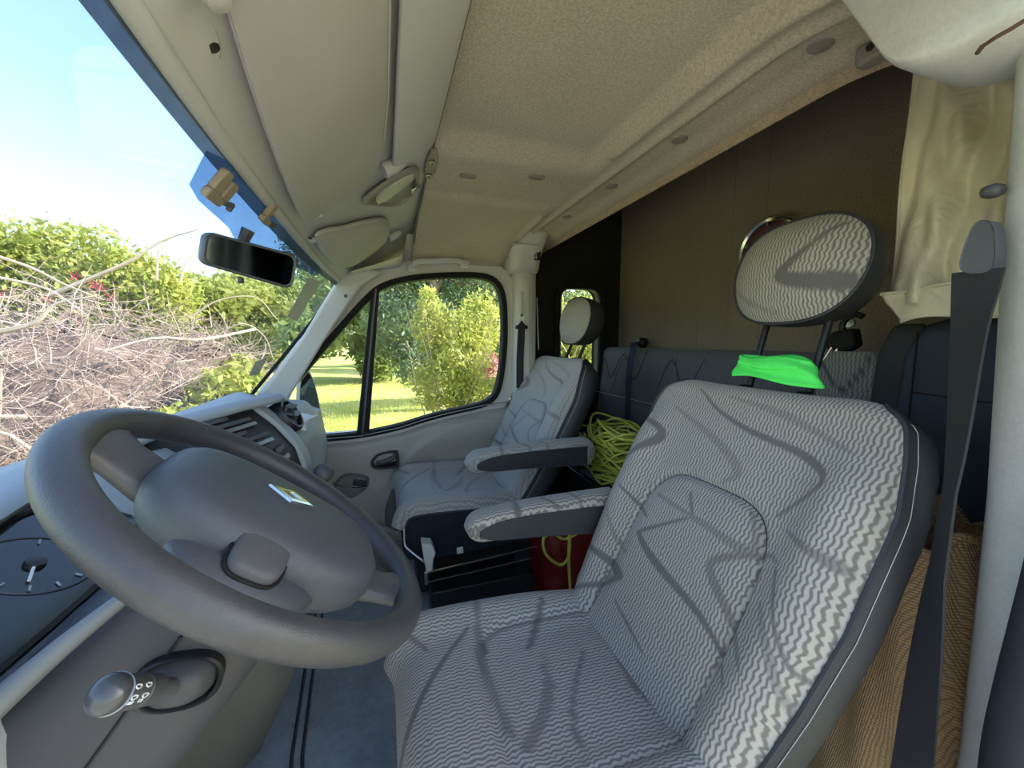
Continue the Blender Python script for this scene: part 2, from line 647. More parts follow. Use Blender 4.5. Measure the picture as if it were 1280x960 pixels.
clipm = mat('headliner_clip_plastic', '857e75', .6, .05, 8)
for y in (.485, .80, 1.09, 1.40, 1.66):
    obj('clip', MB().lathe([(.0185, .004), (.019, 0), (.0175, -.003), (.010, -.0045), (0.0005, -.005)], (.682, y, zhead(.682, y)), (0, 0, 1), 20), clipm, ceil)
for x, y in ((.245, 1.155), (.437, 1.10)):
    lp = rrect(x - .024, x + .024, y - .013, y + .013, .009)
    z = zhead(x, y)
    obj('cover_plug', MB().loft([[(a, b, z + .004) for a, b in lp], [(a, b, z - .0035) for a, b in lp], [(x + (a - x) * .9, y + (b - y) * .85, z - .005) for a, b in lp]]), clipm, ceil)

# sloping header over the windscreen
XL, ZL = -.19, .25
def zhdr(x, y):
    return ZL + (x - XL) / (XS - XL) * (.487 - ZL)


hdr = tag(obj('trim_1', MB().grid(lambda u, v: (XL + (XS + .004 - XL) * u - .035 * (abs(v - .5) * 2) ** 3 * -1 * (1 - u), .20 + 1.68 * v,
        zhdr(XL + (XS - XL) * u, 0) - .004 * (1 - u) ** 4 + .010 * math.sin(u * PI) - .09 * max(0, (.20 + 1.68 * v - 1.60) / .28) ** 2 * u), 40, 60), M_HEADER), kind='structure')
# rolled lip along the windscreen edge
def lipx(v): return XL + .035 * (abs(v - .5) * 2) ** 3
obj('lip', MB().tube([(lipx(v) - .002, .20 + 1.68 * v, .252) for v in np.linspace(0, 1, 40)], .012, 10), M_HEADER, hdr)
obj('seam', MB().tube([(XS + .002, y, min(zhead(XS, y), .487) - .003) for y in np.linspace(.25, 1.72, 30)], .003, 6), mat('seam_grey', '6d6961', .8), hdr)  # grey line along the joint of header and headliner
# overhead lamp recess between the visors
M_RECESS = mat('recess_grey', '8f8b84', .6)
rc = [(-.055, 1.06), (.10, 1.05), (.115, 1.24), (.085, 1.32), (.04, 1.28), (-.02, 1.14)]
rcl = chaikin(rc, 2)
obj('lamp_tray', MB().loft([[(x, y, zhdr(x, y) - .004) for x, y in rcl], [(x, y, zhdr(x, y) - .014) for x, y in rcl],
        [(.04 + (x - .04) * .86, 1.22 + (y - 1.22) * .86, zhdr(.04 + (x - .04) * .86, 0) - .014) for x, y in rcl],
        [(.04 + (x - .04) * .82, 1.22 + (y - 1.22) * .82, zhdr(.04 + (x - .04) * .82, 0) - .0045) for x, y in rcl]]), M_RECESS, hdr)
lp = chaikin([(-.012, 1.10), (.085, 1.08), (.095, 1.15), (.0, 1.18)], 1)
obj('lamp_lens', MB().loft([[(x, y, zhdr(x, y) - .004) for x, y in lp], [(x, y, zhdr(x, y) - .016) for x, y in lp]]), mat('lamp_lens_clear', 'c9cbb8', .2, .05, 10), hdr)
lc = chaikin([(.118, 1.03), (.148, 1.03), (.150, 1.19), (.120, 1.19)], 1)
obj('lock_plate', MB().loft([[(x, y, .485) for x, y in lc], [(x, y, .468) for x, y in lc]]), clipm, hdr, bevel=.003)
obj('rear_header', MB().loft([[(x, y, zhdr(x, 0) + d) for x, d in ((.030, .0), (.130, .006), (.132, -.012), (.118, -.022), (.040, -.024), (.030, -.018))] for y in np.linspace(.22, .985, 8)]), M_HEADER, hdr, bevel=.004)
for y in (1.075, 1.16):
    obj('lock_screw', MB().lathe([(.009, 0), (.009, -.004), (.004, -.005), (.004, -.002), (.0005, -.002)], (.134, y, .468), (0, 0, 1), 12), M_STEEL, hdr)
obj('lamp_switch', MB().box((.10, 1.21, .444), (.03, .03, .012), rotm('Y', -.6)), M_CHROME, hdr, bevel=.003)

# windscreen
def wsx(y, z):
    k = (ZL - z) / .5
    b = 1 - ((y - 1.03) / .84) ** 2
    return XL + .035 * (1 - b) - (ZL - z) * .74 - .16 * b * max(0, k) - .004


ws_ = struct('window_1', (-.5, 1.03, -.3))
obj('pane', MB().grid(lambda u, v: (wsx(.17 + 1.72 * u, .262 - .60 * v), .17 + 1.72 * u, .262 - .60 * v), 40, 30), M_WSGLASS, ws_, solid=.005)
obj('frit_band', MB().grid(lambda u, v: (wsx(.2 + 1.66 * u, .255 - .027 * v) + .003, .2 + 1.66 * u, .255 - .027 * v), 40, 3), M_FRIT, ws_)
# dotted tint patch round the mirror foot, and the band running to the far corner
def on_ws(u, v):
    lo, hi = .05, 3.
    r = FW + RT * (u - 640) / FPX + UP * (480 - v) / FPX
    for _ in range(50):
        m_ = (lo + hi) / 2
        p = r * m_
        if p[0] < wsx(p[1], p[2]) + .004: hi = m_
        else: lo = m_
    return r * lo


tint = [(p[1], p[2]) for p in (on_ws(*q) for q in ((262, 182), (247, 207), (233, 236), (262, 263), (290, 287), (293, 300), (342, 322), (385, 340), (396, 348), (404, 336), (345, 266), (300, 215)))]
tl = resample(chaikin(tint, 1), 40)
obj('dotted_tint', MB().loft([[(wsx(y, z) + .0035, y, z) for y, z in tl], [(wsx(y, z) + .0045, y, z) for y, z in tl]]), M_DOTS, ws_, smooth=False)
for k, q in enumerate((((384, 347), (400, 352), (370, 402), (358, 396)), ((318, 452), (333, 447), (322, 468), (310, 470)))):
    st = [on_ws(*x) for x in q]
    obj('sticker', MB().add([p + np.array((.003, 0, 0)) for p in st] + [p + np.array((.0036, 0, 0)) for p in st], [(0, 1, 2, 3), (7, 6, 5, 4), (0, 4, 5, 1), (1, 5, 6, 2), (2, 6, 7, 3), (3, 7, 4, 0)]), M_STICK, ws_, smooth=False)
obj('edge_seal', MB().tube([(wsx(1.80, z) + .012, 1.795, z) for z in np.linspace(.25, -.3, 16)], .007, 6), M_RUBBER, ws_)

# passenger door: pressed panel, window surround, seals, handle and pocket
WIN = [(-.46, -.415), (-.30, -.414), (-.11, -.410), (.055, -.384), (.17, -.352), (.281, -.329), (.44, -.304), (.50, -.275), (.525, -.22), (.545, -.10), (.555, .03), (.552, .17),
       (.54, .245), (.505, .29), (.44, .304), (.30, .297), (.146, .280), (.03, .25), (-.04, .209), (-.20, .02), (-.33, -.135), (-.45, -.285)]
d1 = struct('door_1', (.1, 1.85, FLOOR))
N = 120
win_s = resample(chaikin(WIN, 1), N)
seal = resample(offset_loop(win_s, .016), N)
outr = resample(offset_loop(win_s, .050), N)
out3 = resample(offset_loop(win_s, .085), N)
obj('window_surround', MB().ring(out3, seal, 'Y', 1.825, 1.875), M_PILLAR, d1, bevel=.008)
obj('window_seal', MB().ring(resample(offset_loop(win_s, .022), N), resample(offset_loop(win_s, -.003), N), 'Y', 1.815, 1.87), M_RUBBER, d1, bevel=.005)
obj('quarter_divider', MB().add([(-.135, 1.815, -.42), (-.082, 1.815, -.41), (-.012, 1.815, .25), (-.05, 1.815, .21), (-.135, 1.87, -.42), (-.082, 1.87, -.41), (-.012, 1.87, .25), (-.05, 1.87, .21)],
        [(0, 1, 2, 3), (7, 6, 5, 4), (0, 4, 5, 1), (1, 5, 6, 2), (2, 6, 7, 3), (3, 7, 4, 0)]), M_RUBBER, d1, bevel=.006)
obj('divider_rib', MB().tube([(-.108, 1.812, -.41), (-.03, 1.812, .23)], .005, 6), M_DASHD, d1)
belt = [(-.50, -.425), (-.30, -.424), (-.11, -.422), (.055, -.396), (.17, -.364), (.281, -.341), (.46, -.312), (.60, -.300)]
bx = [b[0] for b in belt]; bz = [b[1] for b in belt]
def door_y(x, z):
    zb = np.interp(x, bx, bz)
    d = zb - z
    y = 1.852 - .055 * smooth01(d / .05) + .018 * smooth01((d - .10) / .10)
    # swollen lower panel behind the curved line, map pocket bulge
    cx, cz = .44, -.86
    r = math.hypot((x - cx), (z - cz) * 1.0)
    y -= .022 * smooth01((.50 - r) / .02)
    y -= .020 * smooth01((-.62 - z) / .06) * smooth01((-.02 - x) / .05 + .4)
    return y


obj('door_panel', MB().grid(lambda u, v: (lambda x: (lambda z: (x, door_y(x, z), z))(float(np.interp(x, bx, bz)) + .004 - (float(np.interp(x, bx, bz)) + .93) * v))(-.50 + 1.10 * u), 110, 70), M_DOORP, d1, sharp=70)
obj('inner_sill', MB().add([(x, y, z + (.004 if y < 1.85 else .006)) for x, z in zip(bx, bz) for y in (1.800, 1.87)], [(2 * i, 2 * i + 2, 2 * i + 3, 2 * i + 1) for i in range(len(bx) - 1)]), M_DOORP, d1)
obj('outer_skin', MB().box((.05, 1.93, -.70), (1.15, .03, .56)), M_BODY, d1, smooth=False)
# defroster slots in the sill
for a, b in ((-.27, -.18), (.13, .26)):
    obj('sill_slot', MB().add([(x, y, float(np.interp(x, bx, bz)) + .0085) for x in (a, b) for y in (1.815, 1.835)], [(0, 2, 3, 1)]), M_DASHD, d1, smooth=False, solid=.003)
hp = chaikin([(-.085, -.545), (-.055, -.500), (.03, -.490), (.045, -.50), (.045, -.565), (.03, -.575), (-.06, -.575)], 2)
hpi = [(-.018 + (x + .018) * .78, -.535 + (z + .535) * .74) for x, z in hp]
hnd = obj('handle_bezel', MB().ring(hp, hpi, 'Y', 1.785, 1.83), M_BLACK, d1, bevel=.004)
obj('handle_cup', MB().prism(hpi, 'Y', 1.805, 1.83), M_RUBBER, d1, smooth=False)
obj('handle_lever', MB().tube([(-.055, 1.795, -.545), (-.02, 1.787, -.54), (.01, 1.786, -.53), (.03, 1.795, -.515)], [.008, .011, .011, .009], 8), M_DASHD, d1)
pod = chaikin([(-.25, -.66), (-.20, -.575), (-.10, -.600), (-.085, -.625), (-.10, -.655), (-.17, -.695)], 2)
obj('pull_cup', MB().loft([[(x, 1.83, z) for x, z in pod], [(x, 1.77, z) for x, z in pod], [(-.16 + (x + .16) * .9, 1.762, -.63 + (z + .63) * .85) for x, z in pod]]), M_DOORD, d1, bevel=.006)
obj('window_switch', MB().box((-.125, 1.762, -.617), (.058, .02, .026), rotm('Y', .25)), M_BLACK, d1, bevel=.004)
obj('pull_trim', MB().tube([(-.235, 1.762, -.605), (-.19, 1.758, -.628), (-.14, 1.758, -.640), (-.10, 1.760, -.640)], .004, 6), M_CHROME, d1)
pk = chaikin([(-.035, -.80), (.0, -.68), (.06, -.60), (.30, -.60), (.30, -.86), (.0, -.87)], 1)
obj('map_pocket', MB().loft([[(x, 1.80, z) for x, z in pk], [(x, 1.755, z) for x, z in pk]]), M_DOORD, d1, bevel=.01)
obj('pocket_ledge', MB().tube([(-.30, 1.76, -.80), (-.05, 1.758, -.83), (.05, 1.752, -.885)], .012, 8), M_DOORP, d1)
w2 = struct('window_2', (.25, 1.85, -.4))
main = [p for p in win_s if p[0] > -.07 + (p[1] + .4) * .1]
obj('pane', MB().prism(resample(win_s, 60), 'Y', 1.853, 1.857), M_GLASS, w2, smooth=False)

# pillars on the passenger side
trim2 = sobj('trim_2', MB().loft([[at(*q, Y=y) for q, y in (((315, 502), 1.79), ((357, 512), 1.80), ((352, 500), 1.88), ((325, 485), 1.88))],
        [at(*q, Y=y) for q, y in (((333, 482), 1.78), ((366, 492), 1.79), ((360, 480), 1.87), ((340, 470), 1.87))],
        [at(*q, Y=y) for q, y in (((378, 421), 1.765), ((408, 424), 1.775), ((404, 412), 1.86), ((384, 410), 1.86))],
        [at(*q, Y=y) for q, y in (((420, 352), 1.75), ((452, 358), 1.765), ((450, 350), 1.86), ((425, 345), 1.86))],
        [at(*q, Y=y) for q, y in (((432, 332), 1.75), ((480, 340), 1.765), ((470, 330), 1.86), ((440, 322), 1.86))]]), M_PILLAR, bevel=.012, seg=3)
obj('pillar_screw', MB().lathe([(.007, 0), (.006, -.003), (.0005, -.003)], at(432, 370, Y=1.755), (0, 1, 0), 10), M_DASHD, trim2)
# roof rail cove above the passenger door
sobj('trim_3', MB().grid(lambda u, v: (-.12 + .80 * u, 1.66 + .20 * math.sin(v * PI / 2), (.30 + .05 * u) + (zhead(.3, 1.66) - .30 - .05 * u) * math.cos(v * PI / 2) if u * .8 - .12 > .10 else (.30 + .05 * u) + (zhdr(max(-.12 + .8 * u, -.19), 0) - .075 - .30) * math.cos(v * PI / 2) * .4), 40, 16), M_PILLAR, sharp=70)
# B pillar, passenger side, with its swollen head
b2 = struct('trim_4', (.65, 1.80, FLOOR))
obj('pillar_post', MB().loft([[(.600, 1.865, z), (.602, 1.79, z), (.625, 1.755, z), (.675, 1.755, z), (.71, 1.78, z), (.715, 1.92, z)] for z in (FLOOR, -.3, 0.05, .34)]), M_PILLAR, b2, bevel=.012, seg=3)
obj('belt_slot_cover', MB().loft([[(x, y, z) for x, y in ((.628, 1.757), (.668, 1.757), (.664, 1.746), (.632, 1.746))] for z in (-.9, .30)]), M_PILLAR, b2, bevel=.004)
obj('pillar_head', MB().loft([[(.575 - e, 1.88, z), (.58 - e, y, z), (.60, y - .03, z), (.685, y - .03, z), (.715, y, z), (.72, 1.92, z)] for z, y, e in ((.325, 1.775, 0), (.345, 1.752, .01), (.39, 1.735, .015), (.43, 1.70, .02), (.48, 1.63, .03))]), M_PILLAR, b2, bevel=.014, seg=3)
obj('coat_hook', MB().box((.683, 1.70, .395), (.03, .012, .045)), M_BLACK, b2, bevel=.004)
obj('hook_tip', MB().box((.676, 1.693, .393), (.010, .006, .03)), M_CHROME, b2, bevel=.002)

# B pillar, driver side: pale curved post, upper cover and door seal
b1 = struct('trim_5', (.66, .2, FLOOR))
def post(z):
    xl = float(np.interp(z, [-.95, -.56, -.20, .10, .40], [.70, .705, .685, .645, .61]))
    return [(xl + .055 - .055 * math.cos(a) * (1 if math.cos(a) > 0 else .9), .185 + .078 * math.sin(a), z) for a in np.linspace(-PI, PI, 28, endpoint=False)]


obj('pillar_post', MB().loft([post(z) for z in np.linspace(-.95, .42, 30)]), M_BPILL, b1)
up_ = chaikin([(.45, .56), (.432, .515), (.395, .445), (.352, .362), (.335, .330), (.318, .316), (.295, .306), (.25, .300), (.15, .315), (.08, .37), (.08, .56)], 1)
obj('pillar_cover', MB().loft([[(x, .3 + (y - .3) * k, .45 + (z - .45) * k) for y, z in up_] for x, k in ((.575, .94), (.580, .975), (.59, .995), (.60, 1.0), (.70, 1.0), (.715, .97))]), M_BPILL, b1, sharp=60)
obj('cover_joint', MB().tube([at(1222, 66, X=.588), at(1228, 58, X=.577), at(1246, 46, X=.573), at(1264, 36, X=.573), at(1290, 20, X=.573)], .0022, 6), mat('joint_brown_line', '5e4636', .8), b1)
obj('door_seal', MB().tube(spline([at(1385, 300, X=.66), at(1372, 560, X=.66), at(1342, 700, X=.66), at(1318, 790, X=.66), at(1296, 870, X=.66), at(1276, 960, X=.66), at(1262, 1100, X=.66)], 30), .030, 12), mat('door_seal_dark', '262a32', .75, .1, 20, .3, 300), b1)
obj('cover_tab', MB().box((.735, .435, .445), (.03, .05, .03)), clipm, b1, bevel=.006)
obj('cover_tab_hole', MB().lathe([(.006, 0), (.005, -.004), (.0005, -.004)], (.72, .437, .447), (1, 0, 0), 8), M_BLACK, b1)
# sill under the driver's door and the wheel arch step
sobj('trim_6', MB().box((.0, .17, FLOOR + .02), (1.35, .14, .12)), M_DASHD, bevel=.015)
# ------------------------------------------------------------------ sun visors, mirror and small roof fittings
def visor(label, x0, x1, y0, y1, clipy, poly=None):
    """padded flap hanging just under the sloping header"""
    t = thing('sun_visor', label, 'sun visor', ((x0 + x1) / 2, (y0 + y1) / 2, zhdr((x0 + x1) / 2, 0) - .02), 'sun visors')
    lp_ = chaikin(poly, 2) if poly else rrect(x0, x1, y0, y1, .028, 6)
    # notch at the inner front corner for the clip
    cx, cy = (x0 + x1) / 2, (y0 + y1) / 2
    rings = []
    for k, h in ((.985, .004), (1.0, .009), (1.0, .015), (.985, .021), (.96, .024), (.90, .026)):
        rings.append([(cx + (x - cx) * k, cy + (y - cy) * (1 - (1 - k) * .5), zhdr(cx + (x - cx) * k, 0) + .010 * math.sin((x - XL) / (XS - XL) * PI) - h - .010) for x, y in lp_])
    obj('visor_pad', MB().loft(rings), M_VISOR, t, sharp=60)
    obj('edge_welt', MB().tube([(cx + (x - cx) * 1.0, y, zhdr(x, 0) + .010 * math.sin((x - XL) / (XS - XL) * PI) - .022) for x, y in lp_], .0028, 6, closed=True), M_PILLAR, t)
    z = zhdr(x0 + .005, 0)
    obj('hinge_clip', MB().tube([(x0 - .015, clipy, z - .004), (x0 - .004, clipy + .004, z - .016), (x0 + .016, clipy + .002, z - .012), (x0 + .03, clipy, z - .01)], [.008, .007, .006, .004], 8), M_PILLAR, t)
    obj('hinge_pin', MB().tube([(x0 - .012, clipy - .012, z - .010), (x0 + .006, clipy + .012, z - .016)], .0035, 6), M_DASHD, t)
    zz = zhdr(x1, 0)
    return t


v1 = visor('large grey driver sun visor folded up under the sloping roof header', -.150, .016, .30, .965, .955, [(-.085, .24), (.018, .24), (.018, .965), (-.10, .965), (-.148, .955), (-.158, .90), (-.122, .42)])
v2 = visor('smaller grey passenger sun visor above the far windscreen corner', -.165, .030, 1.08, 1.66, 1.12, [(-.165, 1.07), (-.13, 1.10), (-.10, 1.17), (-.06, 1.22), (.03, 1.36), (.03, 1.66), (-.14, 1.66)])
# visor pivot near the top left and the hooked stub at its rear inner corner
obj('pivot_boss', MB().lathe([(.012, .012), (.012, 0), (.009, -.006), (.0005, -.008)], (-.118, .395, zhdr(-.118, 0) - .030), (-.45, 0, .89), 16), M_VISOR, v1)
obj('pivot_screw', MB().lathe([(.007, 0), (.006, -.003), (.0005, -.003)], (-.146, .466, zhdr(-.146, 0) - .004), (-.5, 0, .86), 10), M_BLACK, hdr)
obj('pivot_plate', MB().loft([[(x, y, zhdr(x, 0) - h) for x, y in chaikin([(-.160, .33), (-.128, .33), (-.136, .485), (-.158, .48)], 2)] for h in (.0, .007)]), M_HEADER, hdr, bevel=.003)
obj('holder_stub', MB().tube([(.01, .972, zhdr(.01, 0) - .010), (.035, .975, zhdr(.035, 0) - .013), (.055, .99, zhdr(.055, 0) - .010)], [.018, .017, .012], 12), M_HEADER, hdr)
obj('holder_stub', MB().tube([(.03, 1.60, zhdr(.03, 0) - .020), (.055, 1.60, zhdr(.055, 0) - .022), (.07, 1.61, zhdr(.07, 0) - .02)], [.014, .013, .009], 12), M_HEADER, hdr)

# grab handle above the passenger window
g = thing('grab_handle', 'pale grab handle on the roof rail above the passenger window', 'grab handle', (.31, 1.74, .37))
gp = [at(515, 335, Y=1.74), at(522, 327, Y=1.725), at(545, 326, Y=1.715), at(570, 325, Y=1.715), at(580, 330, Y=1.735)]
obj('grip', MB().tube(spline(gp, 16), .0115, 10), M_HEADER, g)
for q in ((516, 334), (581, 330)):
    c = at(*q, Y=1.75)
    obj('mount', MB().box(c, (.035, .05, .03)), M_HEADER, g, bevel=.008)

# interior mirror, turned to the driver, on its arm from the glass
mc = at(315, 326, Y=.82)
mn = np.array((.60, -.78, -.17)); mn /= np.linalg.norm(mn)
mu_ = np.array((.80, .60, -.14)); mu_ -= mn * (mu_ @ mn); mu_ /= np.linalg.norm(mu_)
mv = np.cross(mn, mu_)
if mv[2] < 0: mv = -mv
mt = thing('interior_mirror', 'black framed interior rear view mirror hanging from the windscreen', 'mirror', mc)
mo = rrect(-.074, .074, -.030, .030, .014)
mo = [(a, b * (1.0 + .10 * (a / .07))) for a, b in mo]
P = lambda a, b, h: mc + mu_ * a + mv * b + mn * h
obj('housing', MB().loft([[P(a * .72, b * .6, -.034) for a, b in mo], [P(a * .92, b * .9, -.026) for a, b in mo], [P(a, b, -.012) for a, b in mo], [P(a, b, .004) for a, b in mo], [P(a * .97, b * .95, .007) for a, b in mo], [P(a * .93, b * .86, .005) for a, b in mo]]), M_DASHD, mt)
obj('mirror_glass', MB().loft([[P(a * .93, b * .86, .0045) for a, b in mo], [P(a * .92, b * .85, .0058) for a, b in mo]]), M_MIRROR, mt)
foot = np.array((wsx(mc[1] + .03, .205) + .008, mc[1] + .03, .205))
obj('arm', MB().tube([mc - mn * .03, mc - mn * .045 + np.array((0, .0, .02)), foot], [.009, .008, .011], 8), M_DASHD, mt)
obj('dip_lever', MB().tube([P(-.012, -.034, -.004), P(-.012, -.042, 0)], .005, 6), M_DASHD, mt)

# two old brackets glued to the tinted patch
M_BRK = mat('bracket_tan', '8a7c6a', .6, .1, 30)
def bracket(label, u, v, s, two):
    c = on_ws(u, v) + np.array((.006, 0, 0))
    t = thing('glass_bracket', label, 'bracket', c, 'brackets on the windscreen')
    ty = np.array((0, 1, 0.)); tz = np.array((.6, 0, .8)); nn = np.array((.8, 0, -.6))
    Q = lambda a, b, h: c + ty * a * s + tz * b * s + nn * h
    def pad(a0, a1, b0, b1):
        q = rrect(a0, a1, b0, b1, .006)
        return MB().loft([[Q(a, b, 0) for a, b in q], [Q(a, b, .010) for a, b in q]])
    obj('pad', pad(-.028, -.004, -.006, .03), M_BRK, t, bevel=.002)
    obj('foot', pad(-.03, .02, -.02, -.004), M_BRK, t, bevel=.002)
    if two: obj('pad', pad(.004, .028, -.01, .024), M_BRK, t, bevel=.002)
    obj('hook', MB().tube([Q(.024, -.01, .008), Q(.036, -.004, .012), Q(.042, -.014, .010)], .004, 6), M_DASHD, t)


bracket('tan double bracket stuck on the blue tint left of the mirror', 264, 235, .95, True)
bracket('small tan bracket on the blue tint nearer the roof header', 328, 268, .8, False)

# ------------------------------------------------------------------ dashboard
dash = thing('dashboard', 'grey moulded van dashboard below the windscreen with dark centre stack', 'dashboard', (-.45, 1.0, -.7))
LY = [.18, .35, .60, .72, .80, .88, .95, 1.05, 1.13, 1.18, 1.24, 1.36, 1.80]
LX = [-.40, -.425, -.440, -.46, -.45, -.405, -.365, -.305, -.255, -.262, -.32, -.40, -.50]
LZ = [-.205, -.20, -.198, -.193, -.180, -.160, -.148, -.138, -.134, -.138, -.155, -.185, -.21]
lip = lambda y: float(np.interp(y, LY, LX))
liz = lambda y: float(np.interp(y, LY, LZ))
ys = np.linspace(.19, 1.79, 80)
rings = []
for y in ys:
    l, z = lip(y), liz(y)
    xb = wsx(y, -.27) + .02
    rings.append([(xb, y, -.285), (xb + .03, y, -.235), (min(-.575, l - .06), y, -.203), ((l - .6) / 2, y, z * .5 - .097), (l - .03, y, z), (l - .008, y, z - .004), (l, y, z - .013), (l - .006, y, z - .022), (l - .04, y, z - .030), (l - .10, y, z - .05), (xb, y, -.31)])
obj('top_pad', MB().loft(rings), M_DASH, dash, sharp=70)
def prof(y):
    d = smooth01((.80 - y) / .10)      # driver zone
    p_ = smooth01((y - 1.15) / .06)    # passenger zone
    c = 1 - d - p_
    mixp = lambda a, b, e: a * d + b * c + e * p_
    return [(-.66, -.29), (-.62, -.235), (mixp(-.47, -.40, -.40), mixp(-.225, -.20, -.225)), (mixp(-.335, -.305, -.265), mixp(-.300, -.27, -.28)), (mixp(-.315, -.262, -.245), mixp(-.33, -.38, -.42)),
            (mixp(-.30, -.215, -.255), -.53), (mixp(-.345, -.205, -.30), -.66), (mixp(-.48, -.27, -.42), -.80), (mixp(-.60, -.40, -.56), -.92), (-.68, -.92)]


rings = [[(x, y, z) for x, z in prof(y)] for y in np.linspace(.20, 1.76, 90)]
obj('lower_body', MB().loft(rings), M_DASHL, dash, sharp=55)
# instrument cluster: dark binnacle, lens, dials and needles
ca, cb = np.array((-.462, 0, -.222)), np.array((-.332, 0, -.296))
cd = cb - ca; cn = np.array((-cd[2], 0, cd[0])); cn = -cn if cn[2] < 0 else cn; cn /= np.linalg.norm(cn)
CP = lambda y, k, h: ca + cd * k + cn * h + np.array((0, y, 0))
clu = rrect(.24, .74, 0.02, 1.0, .02)
q = [(y, k) for y, k in resample(chaikin([(.22, .0), (.76, .0), (.76, .55), (.70, .86), (.60, .98), (.34, .98), (.22, .9)], 2), 60)]
cl_ = obj('binnacle', MB().loft([[CP(y, k, -.01) for y, k in q], [CP(y, k, .004) for y, k in q], [CP(.49 + (y - .49) * .95, .49 + (k - .49) * .93, .005) for y, k in q], [CP(.49 + (y - .49) * .94, .49 + (k - .49) * .92, -.004) for y, k in q]]), M_BLACK, dash)
q2 = [(.49 + (y - .49) * .93, .49 + (k - .49) * .91) for y, k in q]
obj('cluster_lens', MB().loft([[CP(y, k, -.002) for y, k in q2], [CP(y, k, .0015) for y, k in q2]]), M_LENS, cl_, smooth=False)
M_TICK = mat('dial_print_grey', '9aa0a4', .6)
for cy, kk, rr_ in ((.40, .52, .052), (.575, .50, .052)):
    obj('dial_ring', MB().tube([CP(cy + rr_ * math.cos(a), kk + rr_ * math.sin(a) / .15, .002) for a in np.linspace(0, 2 * PI, 40, endpoint=False)], .0012, 5, closed=True), M_DASHD, cl_)
    for a in np.linspace(R(150), R(390), 9):
        obj('dial_mark', MB().tube([CP(cy + rr_ * s_ * math.cos(a), kk - rr_ * s_ * math.sin(a) / .15 * 1, .0026) for s_ in (.76, .90)], .0013, 5), M_TICK, cl_)
    obj('needle', MB().tube([CP(cy, kk, .004), CP(cy + rr_ * .62 * math.cos(R(205)), kk + rr_ * .62 * .45 / .15, .004)], .0016, 5), M_PAPER, cl_)
    obj('needle_hub', MB().lathe([(.010, 0), (.009, .005), (.0005, .006)], CP(cy, kk, .001), cn, 14), M_BLACK, cl_)
obj('cluster_rim', MB().tube([CP(y, 1.03, .003) for y in np.linspace(.22, .74, 20)], .005, 8), M_SHROUD, dash)
# centre stack: black fascia, slots, round vent, pale strip, switches
fa = [(-.352, -.168), (-.305, -.215), (-.262, -.275), (-.235, -.38), (-.212, -.51)]
fy0, fy1 = .88, 1.10
fsh = lambda y: (y - 1.02) * .35
rings = [[(x + .006 + fsh(y), y, z + .003) for x, z in fa] + [(x - .05 + fsh(y), y, z - .01) for x, z in fa[::-1]] for y in np.linspace(fy0, fy1, 4)]
obj('fascia', MB().loft(rings), M_BLACK, dash, bevel=.004)
def fpt(y, s, h=.008):
    k = s * (len(fa) - 1); i = min(int(k), len(fa) - 2); t = k - i
    a, b = np.array(fa[i]), np.array(fa[i + 1])
    p = a + (b - a) * t
    n = np.array((-(b - a)[1], (b - a)[0])); n /= np.linalg.norm(n)
    if n[0] < 0: n = -n
    p = p + n * h
    return np.array((p[0] + fsh(y), y, p[1]))


for i, s in enumerate((.06, .12, .18, .24, .30, .36)):
    a, b = (.90, 1.05) if i % 3 else (.93, 1.0)
    obj('vent_slat', MB().strip([fpt(a, s, .012), fpt(b, s, .012)], .010, .005, (.55, 0, -.8)), M_STEEL if i in (2, 5) else M_DASHD, dash, bevel=.001)
for i, s in enumerate((.46, .52, .58, .66, .74, .82)):
    for j in range(4):
        obj('switch', MB().box(fpt(.895 + .05 * j, s, .011), (.012, .036, .014), rotm('Y', -.45)), (M_DASHD, M_BLACK, M_STEEL)[(i * 2 + j) % 3], dash, bevel=.003)
strip_y = 1.112
obj('side_strip', MB().loft([[fpt(strip_y - .016, s, h) for s in np.linspace(0, 1, 10)] + [fpt(strip_y - .016, s, h - .03) for s in np.linspace(1, 0, 10)] if False else
        [fpt(y_, s, .016) for y_ in (strip_y - .016, strip_y + .016)] + [fpt(y_, s, -.02) for y_ in (strip_y + .016, strip_y - .016)] for s in np.linspace(0, 1, 12)]), M_DASHL, dash, bevel=.004)
vc = np.array((-.252, 1.165, -.198)); va = np.array((.86, -.12, .5))
vt = obj('round_vent', MB().lathe([(.046, -.03), (.048, .004), (.044, .010), (.038, .010), (.036, .0), (.0005, -.004)], vc, va, 28), M_BLACK, dash)
for k in range(4):
    obj('vent_blade', MB().box(vc + np.array((.006, 0, -.026 + .017 * k)), (.020, .068 - .012 * abs(k - 1.5), .005), rotm('Y', .3)), M_DASHD, vt, bevel=.001)
obj('vent_tab', MB().box(vc + np.array((.018, .0, .004)), (.012, .02, .012)), mat('vent_tab_blue_grey', '6d7c94', .4), vt, bevel=.002)
